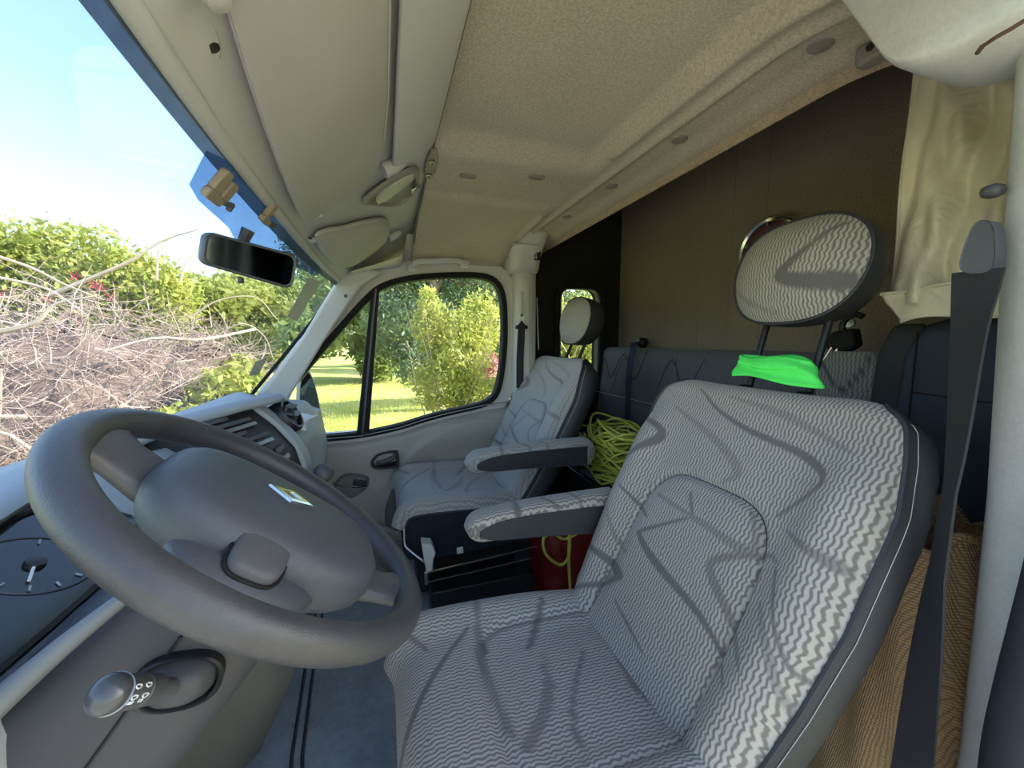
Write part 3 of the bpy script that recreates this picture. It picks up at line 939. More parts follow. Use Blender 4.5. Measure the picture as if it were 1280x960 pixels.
# glovebox lid and lower shelf
gb = [(-.248, -.245), (-.215, -.275), (-.205, -.40), (-.222, -.415)]
obj('glovebox_lid', MB().loft([[(x, y, z) for x, z in gb] + [(x - .04, y, z) for x, z in gb[::-1]] for y in (1.165, 1.18, 1.36, 1.37)]), M_DASHL, dash, bevel=.008)
obj('glovebox_lower', MB().loft([[(x, y, z) for x, z in ((-.226, -.425), (-.212, -.44), (-.222, -.53), (-.25, -.56))] + [(x, y, z) for x, z in ((-.30, -.56), (-.28, -.425))] for y in (1.165, 1.18, 1.38, 1.39)]), M_DASHL, dash, bevel=.008)
obj('dash_end', MB().loft([[(-.46, y, -.215), (-.30, y, -.23), (-.255, y, -.30), (-.26, y, -.50), (-.40, y, -.55)] for y in (1.40, 1.55, 1.70)]), M_DASHL, dash, bevel=.02, seg=3)

# papers on the glovebox
pp = MB()
pg = at(377, 533, Y=1.235)
tp = thing('paper_bundle', 'crumpled white papers lying on the passenger side of the dashboard', 'papers', pg)
for k in range(3):
    c = pg + np.array((-.03 + .006 * k, .01 * k, .002 + .008 * k))
    r_ = np.random.default_rng(k)
    h = r_.normal(0, .0025, (6, 6))
    obj('sheet', MB().grid(lambda u, v: c + np.array(((u - .5) * .085, (v - .5) * .13, h[int(u * 5), int(v * 5)] + .025 * (1 - u) ** 2)) @ rotm('Z', .15 * k - .15), 5, 5), M_PAPER, tp, solid=.001)

# darker knee panel round the foot of the centre stack
rings = []
for y in np.linspace(.70, 1.16, 16):
    pr = prof(y)[4:9]
    rings.append([(x + .012, y, z) for x, z in pr] + [(x - .02, y, z) for x, z in pr[::-1]])
obj('knee_panel', MB().loft(rings), M_KNEE, dash, sharp=60)

# gear lever on the centre stack
gk = at(404, 592, Y=1.06)
gl_ = thing('gear_lever', 'dark round gear knob on its lever at the centre stack', 'gear lever', (gk[0] - .08, gk[1], gk[2] - .09))
obj('knob', MB().lathe([(.011, -.03), (.020, -.016), (.025, 0), (.023, .013), (.013, .022), (.0005, .024)], gk, (.55, -.15, .8), 20), M_DASHD, gl_)
obj('lever', MB().tube([gk + np.array((-.014, .004, -.02)), gk + np.array((-.05, .01, -.075)), gk + np.array((-.075, .012, -.10))], .008, 8), M_STEEL, gl_)
obj('boot', MB().lathe([(.045, 0), (.036, .02), (.024, .035), (.012, .05)], gk + np.array((-.075, .01, -.11)), (.6, -.1, .75), 16), M_RUBBER, gl_)

# ------------------------------------------------------------------ steering column and wheel
WC = np.array((-.1376, .5207, -.2166))
E1 = np.array((-.14613525, .98926462, 0.)); E2 = np.array((-.76058194, -.11235399, .63944639)); EN = np.array((.63258169, .09344566, .76883568))
W = lambda a, b, h: WC + E1 * a + E2 * b + EN * h
def sup(a, b, n=40, e=3.0):
    out = []
    for k in range(n):
        t = 2 * PI * k / n
        c, s = math.cos(t), math.sin(t)
        out.append((a * math.copysign(abs(c) ** (2 / e), c), b * math.copysign(abs(s) ** (2 / e), s)))
    return out


colm = thing('steering_column', 'dark grey steering column shroud with a stalk below the wheel', 'steering column', W(0, 0, -.3))
secs = []
for s, a, b, oa, ob in ((.060, .052, .050, 0, 0), (.066, .072, .070, 0, 0), (.10, .080, .082, 0, .0), (.16, .086, .088, 0, .006), (.23, .092, .096, 0, .018), (.30, .095, .10, 0, .026)):
    secs.append([W(x + oa, y + ob, -s) for x, y in sup(a, b, 48, 3.4)])
obj('shroud', MB().loft(secs), M_SHROUD, colm, sharp=60)
obj('shroud_joint', MB().tube([W(-.0815, .012, -.1), W(-.0868, .01, -.16), W(-.093, .006, -.23)], .0016, 5), M_BLACK, colm)
obj('shroud_cowl', MB().tube(spline([W(-.070, .070, -.075), W(-.085, .088, -.14), W(-.095, .10, -.21), W(-.10, .105, -.28)], 16), [.006 + .010 * (i / 16) for i in range(17)], 10), mat('cowl_mid_grey', '6a6f72', .55, .07, 5, .3, 450), colm)
sr = np.array((-.215, .425, -.300)); sk = at(129, 868, Y=.335)
sd = sk - sr; sl = np.linalg.norm(sd); sd /= sl
face_n = -E1
bo = sup(.034, .026, 32, 2.4)
bc = W(-.0865, -.012, -.135)
be1 = (E2 * .9 - EN * .45); be1 /= np.linalg.norm(be1)
be2 = np.cross(be1, face_n)
obj('stalk_bezel', MB().loft([[bc + be1 * x * k + be2 * y * k - E1 * h for x, y in bo] for k, h in ((1.06, -.01), (1.06, .004), (1.0, .006), (.93, .004), (.90, -.004))]), M_BLACK, colm)
obj('stalk_boot', MB().loft([[bc + be1 * x * k + be2 * y * k - E1 * h for x, y in bo] for k, h in ((.90, -.004), (.8, .004), (.62, .012), (.45, .016))]), M_SHROUD, colm)
stk0 = bc - E1 * .006
sd = sk - stk0; sl = np.linalg.norm(sd); sd /= sl
stalk = obj('stalk', MB().lathe([(.0075, 0), (.0075, .36 * sl), (.0115, .40 * sl), (.0120, .60 * sl), (.0110, .61 * sl), (.0110, .625 * sl), (.0122, .635 * sl), (.0122, .90 * sl), (.0116, .905 * sl)], stk0, sd, 28), M_DASHD, colm)
obj('stalk_knob', MB().lathe([(.0126, .895 * sl), (.0132, .91 * sl), (.0132, .96 * sl), (.0120, .985 * sl), (.008, 1.02 * sl), (.0005, 1.035 * sl)], stk0, sd, 28), mat('knob_glossy_grey', '44464a', .25, .06, 20), stalk)
obj('knob_ring', MB().lathe([(.0128, .893 * sl), (.0138, .897 * sl), (.0138, .903 * sl), (.0128, .907 * sl)], stk0, sd, 28), M_STEEL, stalk)
ux = np.cross(sd, (0, 0, 1.)); ux /= np.linalg.norm(ux); uy = np.cross(ux, sd)
def SP(ang, l, r=.0124): return stk0 + sd * l * sl + r * (math.cos(ang) * ux + math.sin(ang) * uy)
M_ICON = mat('stalk_print_white', 'd8dce0', .6)
tow = math.atan2(-(SP(0, .8) @ uy) + stk0 @ uy * 0, 1)
camv = -(stk0 + sd * .8 * sl); ca_ = math.atan2(camv @ uy, camv @ ux)
for dl, da in ((.83, -.25), (.83, .30), (.70, .25), (.70, -.30)):
    obj('print_icon', MB().tube([SP(ca_ + da + .15 * math.cos(t) * (1 if math.cos(t) > 0 else .5), dl + .035 * math.sin(t)) for t in np.linspace(0, 2 * PI, 14, endpoint=False)], .0006, 4, closed=True), M_ICON, stalk)
for dl, da in ((.855, .62), (.83, .62), (.805, .62), (.73, .55), (.70, .55)):
    obj('print_dash', MB().tube([SP(ca_ + da - .08, dl), SP(ca_ + da + .1, dl)], .0006, 4), M_ICON, stalk)

sw = thing('steering_wheel', 'worn dark grey steering wheel turned a quarter with diamond emblem', 'steering wheel', WC)
obj('rim', MB().tube([W(.2 * math.cos(t), .2 * math.sin(t), 0) for t in np.linspace(0, 2 * PI, 120, endpoint=False)], .0178, 20, closed=True), M_WHEEL, sw)
def spoke(pts, name='spoke', m=M_SPOKE):
    rg = []
    for (a, b, h), wd, th in pts:
        d_ = np.array((a, b)); d_ = d_ / (np.linalg.norm(d_) + 1e-9)
        n_ = np.array((-d_[1], d_[0]))
        rg.append([W(a + n_[0] * x * wd, b + n_[1] * x * wd, h + y * th) for x, y in sup(1, 1, 20, 2.6)])
    return obj(name, MB().loft(rg), m, sw, sharp=60)


spoke([((.004, .085, -.022), .046, .016), ((.004, .125, -.020), .042, .015), ((.003, .160, -.012), .040, .013), ((.002, .185, -.004), .046, .012), ((.002, .200, 0), .055, .010)])
spoke([((-.010, -.085, -.022), .040, .016), ((-.014, -.130, -.020), .034, .014), ((-.018, -.165, -.012), .032, .012), ((-.020, -.187, -.004), .038, .012), ((-.022, -.200, 0), .046, .010)])
# hub: airbag pad (dome), skirt and back cover
hub = []
for h, a, b in ((-.034, .094, .118), (-.022, .102, .130), (-.006, .102, .136), (.008, .099, .134), (.017, .093, .130), (.024, .082, .122), (.0275, .066, .108), (.0295, .042, .080), (.0305, .014, .036)):
    hub.append([W(x - .006, y - .004, h) for x, y in sup(a, b, 56, 2.9)])
obj('hub_pad', MB().loft(hub), M_HUB, sw, sharp=70)
obj('pad_joint', MB().tube([W(x, y - .004, -.031) for x, y in sup(.0955, .1235, 60, 2.9)], .0022, 5, closed=True), M_BLACK, sw)
bk = []
for h, a, b in ((-.030, .094, .112), (-.045, .090, .104), (-.062, .070, .080), (-.075, .050, .055)):
    bk.append([W(x, y - .004, h) for x, y in sup(a, b, 48, 2.8)])
obj('hub_back', MB().loft(bk), M_SPOKE, sw, sharp=70)
# flare carrying the thumb button on the near side
fl_ = []
for a, wd, h, th in ((-.050, .085, -.022, .016), (-.090, .078, -.020, .018), (-.120, .064, -.021, .018), (-.138, .048, -.026, .015), (-.146, .030, -.030, .008)):
    fl_.append([W(a, .004 + x * wd, h + y * th) for x, y in sup(1, 1, 24, 2.6)])
obj('button_flare', MB().loft(fl_), M_HUB, sw, sharp=70)
bt = sup(.025, .026, 28, 3.4)
btc = (-.106, .006)
bo_ = obj('horn_button', MB().loft([[W(btc[0] + x * k, btc[1] + y * k, h + .45 * x * k) for x, y in bt] for k, h in ((1, -.006), (1, .010), (.95, .0125), (.75, .0138), (.1, .0145))]), M_SPOKE, sw, sharp=70)
obj('button_gap', MB().tube([W(btc[0] + x * 1.05, btc[1] + y * 1.05, .004 + .45 * x) for x, y in bt], .002, 6, closed=True), M_RUBBER, sw)
# chrome diamond emblem
em = [(0, .030), (.019, 0), (0, -.030), (-.019, 0)]
eb = obj('emblem_recess', MB().loft([[W(x * 1.18, y * 1.15, .0290) for x, y in em], [W(x * 1.18, y * 1.15, .0318) for x, y in em]]), M_DASHD, sw, smooth=False)
mb = MB().loft([[W(x * k, y * k, h) for x, y in em] for k, h in ((1, .0315), (.96, .0345), (.70, .0350), (.48, .0350), (.44, .0322))], cap=False)
obj('emblem', mb, M_CHROME, sw, smooth=False)
obj('emblem_centre', MB().loft([[W(x * .45, y * .45, .0318) for x, y in em], [W(x * .2, y * .2, .0325) for x, y in em]]), M_STEEL, sw, smooth=False)
# ------------------------------------------------------------------ front seats
def mask(P2, lines):
    """how far each 2D point lies inside the printed swooshes"""
    P2 = np.asarray(P2)
    out = np.zeros(len(P2))
    for pts, w0, w1, w2, k in lines:
        sp = np.array([p[:2] for p in spline([(a, b, 0) for a, b in pts], 30)])
        n = len(sp)
        ts = np.linspace(0, 1, n)
        ws = np.interp(ts, [0, .5, 1], [w0, w1, w2])
        ws = ws * 1.25
        dm = np.full(len(P2), 9.)
        for j in range(n - 1):
            a, b = sp[j], sp[j + 1]
            ab = b - a
            tt = np.clip(((P2 - a) @ ab) / (ab @ ab + 1e-12), 0, 1)
            dd = np.sqrt(((P2 - a - tt[:, None] * ab) ** 2).sum(1)) - (ws[j] + (ws[j + 1] - ws[j]) * tt)
            dm = np.minimum(dm, dd)
        out = np.maximum(out, k * np.clip(.5 - dm / .003, 0, 1))
    return out


BACK_SW = [
    ([(.13, .528), (.063, .487), (-.026, .458), (-.123, .442), (-.166, .425), (-.183, .41), (-.18, .389), (-.137, .33)], .002, .006, .002, 1),
    ([(.171, .47), (.028, .419), (-.039, .377), (-.02, .346)], .003, .008, .003, .45),
    ([(.242, .423), (.182, .409), (.172, .383), (.223, .326), (.243, .286)], .004, .009, .002, 1),
    ([(.032, .302), (.004, .267)], .0025, .003, .0025, .9),
    ([(.011, .254), (.101, .182), (.1, .167), (.038, .145), (-.077, .125), (-.132, .105), (-.179, .068)], .002, .007, .002, 1),
    ([(.107, .267), (-.022, .26), (-.108, .256), (-.124, .27), (-.096, .317)], .003, .007, .002, .55),
    ([(-.172, .264), (-.147, .265), (-.072, .207), (-.122, .161), (-.173, .121), (-.192, .103)], .002, .007, .002, .7),
    ([(-.164, .315), (-.208, .303), (-.244, .3)], .002, .005, .008, .7),
    ([(-.175, .256), (-.208, .19), (-.237, .15), (-.251, .145)], .0025, .0025, .0025, .9),
    ([(.263, .076), (.168, .079), (.114, .073), (.115, .058), (.209, -.035)], .004, .009, .003, 1),
    ([(.089, .024), (-.022, -.004)], .002, .003, .002, .9),
    ([(.208, .243), (.109, .213)], .002, .004, .003, .9),
    ([(-.175, .199), (-.214, .152), (-.25, .09)], .003, .006, .003, .5),
    ([(.235, .20), (.16, .13), (.12, .12)], .002, .005, .003, .5),
    ([(.05, .52), (-.08, .50), (-.2, .46)], .002, .006, .003, .45),
]
_c = [([(.073, .125), (.025, .079), (-.038, .03), (-.08, .002), (-.115, -.01)], .003, .005, .003, 1),
      ([(.131, .155), (.032, .138), (-.006, .138), (-.09, .14), (-.13, .145)], .005, .007, .005, .7),
      ([(.099, .283), (.012, .224)], .005, .006, .005, 1),
      ([(-.018, .315), (-.092, .257), (-.142, .233), (-.192, .224)], .003, .004, .003, .9),
      ([(-.008, .238), (-.056, .23), (-.105, .203), (-.148, .16)], .003, .009, .008, .7),
      ([(-.017, .376), (-.099, .362), (-.151, .376), (-.223, .378)], .006, .008, .009, .75),
      ([(.043, .146), (.014, .149)], .004, .005, .003, 1), ([(.19, .36), (.12, .40), (.08, .36)], .003, .006, .003, .8), ([(.2, .06), (.12, .02), (.05, .05)], .002, .005, .003, .8)]
CUSH_SW = [([((y + .57) * 1.132 - .57, x * 1.132) for y, x in p], a, b, c, k) for p, a, b, c, k in _c]

F0, F1 = np.array((.445, -.575)), np.array((.705, -.075))
FD = (F1 - F0) / np.linalg.norm(F1 - F0)
FN = np.array((-FD[1], FD[0]))          # towards the sitter
LEN = .555


def build_seat(name, label, group, fabric, fabric_in, arm, headlift):
    """local frame: x rearwards, y across, z up from the cab floor; origin under the seat"""
    t = thing(name, label, 'seat', (0, 0, 0), group, local=True)
    Z = lambda p: (p[0], p[1], p[2] - FLOOR)

    def front(s):       # path of the front face, rolling over at the top
        if s <= LEN - .035:
            p = F0 + FD * s
            n = FN
        else:
            a = (s - (LEN - .035)) / .055
            c = F0 + FD * (LEN - .035) - FN * .035
            n = FN * math.cos(a) + FD * math.sin(a)
            p = c + n * .035
        return p, n

    SMAX = LEN - .035 + .055 * R(115)

    def back(s):
        k = min(1, s / (LEN - .02))
        p = F0 + FD * (LEN - .02) * k - FN * (.125 - .02 * k)
        if s > LEN - .035:
            e, _ = front(SMAX)
            a = (s - (LEN - .035)) / (SMAX - LEN + .035)
            p = (F0 + FD * (LEN - .035) - FN * .105) * (1 - a) + e * a
        return p

    def halfw(s):
        w = float(np.interp(s, [-.06, 0, .10, .22, .40, .47, .51, .535, .555, SMAX], [.222, .235, .25, .262, .264, .256, .245, .230, .212, .180]))
        return w

    def relief(y, s, w):
        e = abs(y) / w
        d = .030 * math.exp(-((e - .80) / .17) ** 2)          # bolsters
        d -= .028 * smooth01((e - .90) / .10) ** 2             # roll to the piping
        d *= 1 - .92 * smooth01((s - .36) / .14)
        # sewn centre panel, with its welt line
        iw, it = .148, .335
        q = (abs(y) / iw) ** 4 + (max(0, s - .10) / (it - .10)) ** 4 if s > .10 else (abs(y) / iw) ** 4
        rr = q ** .25
        d -= .012 * math.exp(-((rr - 1) / .028) ** 2)
        d += .009 * smooth01((1 - rr) / .25)
        return d

    nu, nv = 150, 170
    S = np.linspace(-.06, SMAX, nv + 1)
    vs, uv, p2 = [], [], []
    for s in S:
        p, n = front(s)
        w = halfw(s)
        for i in range(nu + 1):
            y = -w + 2 * w * i / nu
            d = relief(y, s, w)
            vs.append(Z((p[0] + n[0] * d, y, p[1] + n[1] * d)))
            uv.append((y, s)); p2.append((y, s))
    fs = [(j * (nu + 1) + i, j * (nu + 1) + i + 1, (j + 1) * (nu + 1) + i + 1, (j + 1) * (nu + 1) + i) for j in range(nv) for i in range(nu)]
    mb = MB().add(vs, fs)
    br = obj('backrest', mb, fabric, t, uv=uv, mark=mask(p2, BACK_SW), sharp=80)
    # seam of the sewn centre panel
    sm_ = []
    for k in range(61):
        a = PI * k / 60
        c_, s_ = math.cos(a), math.sin(a)
        y = .148 * math.copysign(abs(c_) ** .5, c_); s2 = .10 + .235 * abs(s_) ** .5
        if k in (0, 60):
            for s3 in ((-.04, 0, .05) if k == 0 else (.05, 0, -.04)):
                p, n = front(s3); w = halfw(s3); d = relief(y, s3, w)
                sm_.append(Z((p[0] + n[0] * d, y, p[1] + n[1] * d)))
        else:
            p, n = front(s2); w = halfw(s2); d = relief(y, s2, w)
            sm_.append(Z((p[0] + n[0] * d, y, p[1] + n[1] * d)))
    obj('panel_seam', MB().tube(sm_, .0016, 5), M_PIPE, br)
    # vinyl shell round the sides and back
    rings = []
    for s in S[::5]:
        p, n = front(s); b = back(s); w = halfw(s)
        dd = relief(w, s, w)
        fr_ = p + n * dd
        ring = []
        for sg in (-1, 1):
            seq = [(sg * (w + .016 * math.sin(min(1, k * 1.3) * PI) ** .8 - .030 * max(0, k - .7) / .3), fr_ * (1 - k) + b * k) for k in np.linspace(0, 1, 9)]
            if sg == 1: seq = seq[::-1]
            ring += seq if sg == -1 else [((w - .03) * q_, b) for q_ in (-.6, 0, .6)] + seq
        rings.append([Z((q_[0], y, q_[1])) for y, q_ in ring])
    obj('back_shell', MB().loft(rings, cap=False, closed=False), M_VINYL, br, sharp=80)
    pipe = [[], []]
    stit = []
    for s in S[::3]:
        p, n = front(s); w = halfw(s); d = relief(w, s, w)
        for k, sg in enumerate((-1, 1)):
            pipe[k].append(Z((p[0] + n[0] * (d + .001), sg * (w + .001), p[1] + n[1] * (d + .001))))
        q_ = p + n * d - n * .010
        stit.append([Z((q_[0], sg * (w + .0085), q_[1])) for sg in (-1, 1)])
    for k in range(2):
        obj('piping', MB().tube(pipe[k], .0038, 6), M_PIPE, br)
        obj('stitching', MB().tube([q_[k] for q_ in stit], .0006, 4), M_STITCH, br)
    # cushion
    CX0, CX1, CZ = -.005, .475, -.600
    cp = spline([(CX1, CZ - .02), (.38, CZ - .008), (.22, CZ + .002), (.10, CZ + .006), (.045, CZ + .002), (.012, CZ - .022), (-.004, CZ - .065)], 90)
    acc = [0]
    for a, b in zip(cp[:-1], cp[1:]): acc.append(acc[-1] + float(np.linalg.norm(b - a)))
    vs, uv, p2 = [], [], []
    nuc = 130
    edge = [[], []]
    rows = []
    for j, p in enumerate(cp):
        tt = cp[min(j + 1, 90)] - cp[max(j - 1, 0)]; tt /= np.linalg.norm(tt)
        n = np.array((tt[1], -tt[0]))
        if n @ np.array((-.3, 1)) < 0: n = -n
        w = .245 - .02 * smooth01((p[0] - .25) / .25) - .012 * smooth01((.05 - p[0]) / .05)
        rows.append((p, n, w))
        for i in range(nuc + 1):
            y = -w + 2 * w * i / nuc
            e = abs(y) / w
            d = .022 * math.exp(-((e - .83) / .16) ** 2) - .030 * smooth01((e - .90) / .10) ** 2
            q_ = ((y / .155) ** 4 + (max(0., .30 - p[0]) / .155) ** 4) ** .25
            d += -.009 * math.exp(-((q_ - 1) / .05) ** 2) - .006 * smooth01((1 - q_) / .3)
            v_ = p + n * d
            vs.append(Z((v_[0], y, v_[1])))
            uv.append((y, acc[j])); p2.append((y, p[0]))
            if i == 0: edge[0].append(vs[-1])
            if i == nuc: edge[1].append(vs[-1])
    fs = [(j * (nuc + 1) + i + 1, j * (nuc + 1) + i, (j + 1) * (nuc + 1) + i, (j + 1) * (nuc + 1) + i + 1) for j in range(90) for i in range(nuc)]
    cu = obj('cushion', MB().add(vs, fs), fabric_in, t, uv=uv, mark=mask(p2, CUSH_SW), sharp=80)
    for k in range(2):
        obj('piping', MB().tube(edge[k][::2], .0038, 6), M_PIPE, cu)
    # cushion sides and underside, dark cloth
    zb = CZ - .165
    rings = []
    for k, zz in ((0, None), (.5, None), (1, None)):
        pass
    side = []
    outer = edge[0] + edge[1][::-1]
    lev = []
    for f_, out_ in ((0, 0), (.12, .012), (.45, .016), (.85, .004), (1, -.02)):
        ring = []
        for (x, y, z) in outer:
            zz = z * (1 - f_) + (zb - FLOOR + .10 * smooth01((x - .30) / .2) * 0) * f_
            ring.append((x - (out_ if x < .05 else 0) * .6, y + math.copysign(out_, y), zz))
        lev.append(ring)
    obj('cushion_skirt', MB().loft(lev), M_NAVYV, cu, sharp=70)
    # pedestal
    obj('pedestal', MB().loft([[(x, y, z) for x, y in ((.06, -.17), (.44, -.17), (.44, .17), (.06, .17))] for z in (0, .02, zb - FLOOR - .03, zb - FLOOR + .01)]), M_BLACK, t, bevel=.01)
    # headrest on two posts
    hc = np.array((.775, .135 + headlift)); ht = np.array((.16, 1.)); ht /= np.linalg.norm(ht); hn = np.array((-ht[1], ht[0]))
    vs, uv, p2 = [], [], []
    hw, hh = .132, .102
    prof_ = []
    nn_ = 60
    def hshape(y, z):
        r_ = (abs(y / hw) ** 2.7 + abs(z / hh) ** 2.4)
        return r_
    # front cover: dome over a super-ellipse
    K = 64
    ringsF, uvF = [], []
    for k in np.linspace(0.02, 1, 26):
        rg = []
        for q_ in range(K):
            a = 2 * PI * q_ / K
            c_, s_ = math.cos(a), math.sin(a)
            y = hw * k * math.copysign(abs(c_) ** (2 / 2.7), c_); z = hh * k * math.copysign(abs(s_) ** (2 / 2.5), s_)
            taper = 1 - .12 * max(0, -z / hh)
            d = .038 * (1 - k ** 3.2) + .010 * (1 - (y / hw) ** 2)
            v_ = hc + ht * z + hn * d
            rg.append(Z((v_[0], y * taper, v_[1])))
            uvF.append((y, z))
        ringsF.append(rg)
    hr = obj('headrest', MB().loft(ringsF), fabric, t, uv=uvF, mark=mask(uvF, [] if arm_round else [([(-.11, -.035), (-.05, -.030), (-.012, -.018), (-.02, .0), (-.05, .03), (-.09, .07)], .014, .008, .002, 1), ([(.12, -.02), (.06, -.06), (0, -.085)], .003, .005, .003, .4)]), sharp=80)
    rb = []
    for k, d in ((1.0, .002), (1.015, -.012), (.99, -.040), (.90, -.068), (.72, -.086), (.42, -.096), (.05, -.099)):
        rg = []
        for q_ in range(K):
            a = 2 * PI * q_ / K
            c_, s_ = math.cos(a), math.sin(a)
            y = hw * k * math.copysign(abs(c_) ** (2 / 2.7), c_); z = hh * k * math.copysign(abs(s_) ** (2 / 2.5), s_)
            taper = 1 - .12 * max(0, -z / hh)
            v_ = hc + ht * z + hn * (d + .010 * (1 - (y / hw) ** 2) * (1 if d > 0 else 0))
            rg.append(Z((v_[0], y * taper, v_[1])))
        rb.append(rg)
    obj('headrest_shell', MB().loft(rb, cap=True), M_VINYL, hr, sharp=80)
    obj('piping', MB().tube(rb[0], .003, 6, closed=True), M_PIPE, hr)
    for sy in (-.062, .062):
        top = hc - ht * (hh - .02) - hn * .035
        bot = F0 + FD * (LEN - .02) - FN * .055
        obj('headrest_post', MB().tube([Z((top[0], sy, top[1])), Z((bot[0], sy, bot[1] - .02))], .0068, 10), M_BLACK, t)
        obj('post_sleeve', MB().lathe([(.013, -.01), (.013, .006), (.009, .009)], Z((bot[0], sy, bot[1] + .024)), (0, 0, 1), 12), M_BLACK, t)
    # armrest
    ay, ax0, ax1, az, h0, h1 = arm
    rings = []
    nn = 44
    for k in range(nn + 1):
        f_ = k / nn
        x = ax0 + (ax1 - ax0) * f_
        endk = math.sqrt(max(0.0, 1 - (1 - min(1, f_ / .10)) ** 2)) if f_ < .10 else 1
        if arm_round and f_ > .90: endk = math.sqrt(max(0.0, 1 - ((f_ - .90) / .10) ** 2))
        endk = max(endk, .12)
        hh_ = (h0 + (h1 - h0) * f_) / 2
        zc = az - hh_ - .018 * (1 - f_) ** 3
        rings.append((x, zc, hh_ * endk, .036 * (.35 + .65 * endk)))
    K2 = 40
    RG, UVA = [], []
    for x, zc, hz, wy in rings:
        rg = []
        for q_ in sup(1, 1, K2, 3.2):
            rg.append(Z((x, ay + q_[0] * wy, zc + q_[1] * hz)))
            UVA.append((q_[0] * .036, x))
        RG.append(rg)
    ar = obj('armrest', MB().loft(RG), fabric, t, uv=UVA, mark=mask(UVA, [([(-.04, ax0 + .12), (.04, ax0 + .13)], .005, .006, .004, 1), ([(-.04, ax0 + .23), (.0, ax0 + .20), (.04, ax0 + .215)], .003, .004, .003, 1), ([(-.04, ax0 + .29), (.04, ax0 + .26)], .003, .004, .003, .8)]), sharp=70)
    for sg in (-1, 1):
        pl = []
        for k in range(3, nn - (3 if arm_round else 0)):
            x, zc, hz, wy = rings[k]
            g_n = min(1, (k - 3) / 9 + .04)
            hz = (h0 + (h1 - h0) * k / nn) / 2
            gk_ = math.sqrt(1 - (1 - g_n) ** 2)
            if arm_round and k > nn - 4: gk_ = max(.1, math.sqrt(max(0, 1 - ((k - nn + 4) / 4.2) ** 2)))
            top_, bot_ = zc - hz * .14 + hz * .66 * gk_, zc - hz * .14 - hz * .66 * gk_
            pl.append([Z((x, ay + sg * (wy + .0025), top_)), Z((x, ay + sg * (wy + .0025), bot_)), Z((x, ay + sg * (wy - .012), bot_)), Z((x, ay + sg * (wy - .012), top_))])
        obj('armrest_side', MB().loft(pl), M_VINYL, ar, bevel=.002)
    # recline hinge, seat-belt buckle
    obj('recline_hinge', MB().lathe([(.03, -.01), (.032, .0), (.03, .012), (.012, .016), (.0005, .016)], Z((.47, .235, -.60)), (0, 1, 0), 20), M_DASHD, t)
    return t


arm_round = False
ds = build_seat('front_seat', 'large grey wavy patterned driver seat in the foreground behind the steering wheel', 'front seats', M_FAB, M_FAB, (.285, .165, .56, -.388, .062, .118), 0)
ds.location = (0, .57, FLOOR)
arm_round = True
ps = build_seat('front_seat', 'grey passenger seat beside the far door with both ends of its armrest visible', 'front seats', M_FABL, M_FABL, (-.305, .215, .70, -.375, .075, .105), -.072)
ps.location = (.025, 1.54, FLOOR + .025)
del ds['_local'], ps['_local']

# green cloth tied round the headrest posts
gc = thing('green_cloth_band', 'neon green cloth band tied round the driver headrest posts', 'cloth band', (.735, .57, -.09))
vs = []
def gband(u, v):
    a = 2 * PI * u
    y = .57 + .072 * math.copysign(abs(math.cos(a)) ** .6, math.cos(a))
    x = .742 + .022 * math.sin(a)
    z = -.030 - .042 * v + .010 * math.sin(y * 60 + v * 4) * .3
    k = (y - .57) / .072
    if k < 0: z -= .010 * k * k * (v + .2)
    y += -.03 * v * max(0, -k) + .012 * v * max(0, k)
    return (x + .004 * math.sin(v * 9 + u * 11) - .012 * v, y, z)


obj('band', MB().grid(gband, 64, 12), M_GREEN, gc, solid=.003)
obj('fold', MB().tube([(.716, .63, -.043), (.714, .58, -.050), (.716, .51, -.048), (.722, .50, -.054)], [.004, .006, .006, .003], 6, flat=.5), M_GREEN, gc)
# ------------------------------------------------------------------ rear bench and what hangs on the rear wall
bn = thing('rear_bench', 'dark slate rear bench with black zigzag lines along the back wall', 'bench', (1.1, 1.2, FLOOR))
ZIG = []
def benchback(y0, y1, name, m):
    nu, nv = 320, 70
    vs, uv = [], []
    for j in range(nv + 1):
        s = j / nv
        for i in range(nu + 1):
            y = y0 + (y1 - y0) * i / nu
            e = min(i, nu - i) / nu * (y1 - y0)
            z = -.56 + .50 * min(1, s / .86)
            x = 1.10 + .05 * (min(1, s / .86))
            rx = .022 * (1 - smooth01(e / .03)) 
            x += rx
            if s > .86:
                a = (s - .86) / .14 * PI / 2
                z = -.06 + .030 * math.sin(a); x = 1.15 + .04 * (1 - math.cos(a)) + rx
            # quilting lines
            for zl in (-.275,):
                x += .006 * math.exp(-((z - zl) / .006) ** 2)
            for yl in (1.31,):
                x += .006 * math.exp(-((y - yl) / .006) ** 2)
            vs.append((x, y, z)); uv.append((y, z))
    fs = [(j * (nu + 1) + i + 1, j * (nu + 1) + i, (j + 1) * (nu + 1) + i, (j + 1) * (nu + 1) + i + 1) for j in range(nv) for i in range(nu)]
    zz = []
    y = y1 - .02
    pts = [(y1 + .01, -.20), (y1 - .05, -.09), (y1 - .12, -.19), (y1 - .20, -.08), (y1 - .24, -.07), (y1 - .30, -.165), (y1 - .33, -.18), (y1 - .36, -.14), (y1 - .40, -.04)]
    L = [(pts, .003, .004, .003, 1), ([(y1 - .13, -.30), (y1 - .20, -.12), (y1 - .24, -.08)], .002, .003, .003, 1), ([(y1 - .50, -.20), (y1 - .57, -.08), (y1 - .66, -.2), (y1 - .74, -.07)], .002, .004, .002, 1)]
    if y1 < 1.2:
        L.append(([(.56, -.02), (.62, -.12), (.68, -.07), (.74, -.14)], .003, .004, .003, 1))
    o = obj(name, MB().add(vs, fs), m, bn, uv=uv, mark=mask(uv, L), sharp=80, solid=.02)
    return o


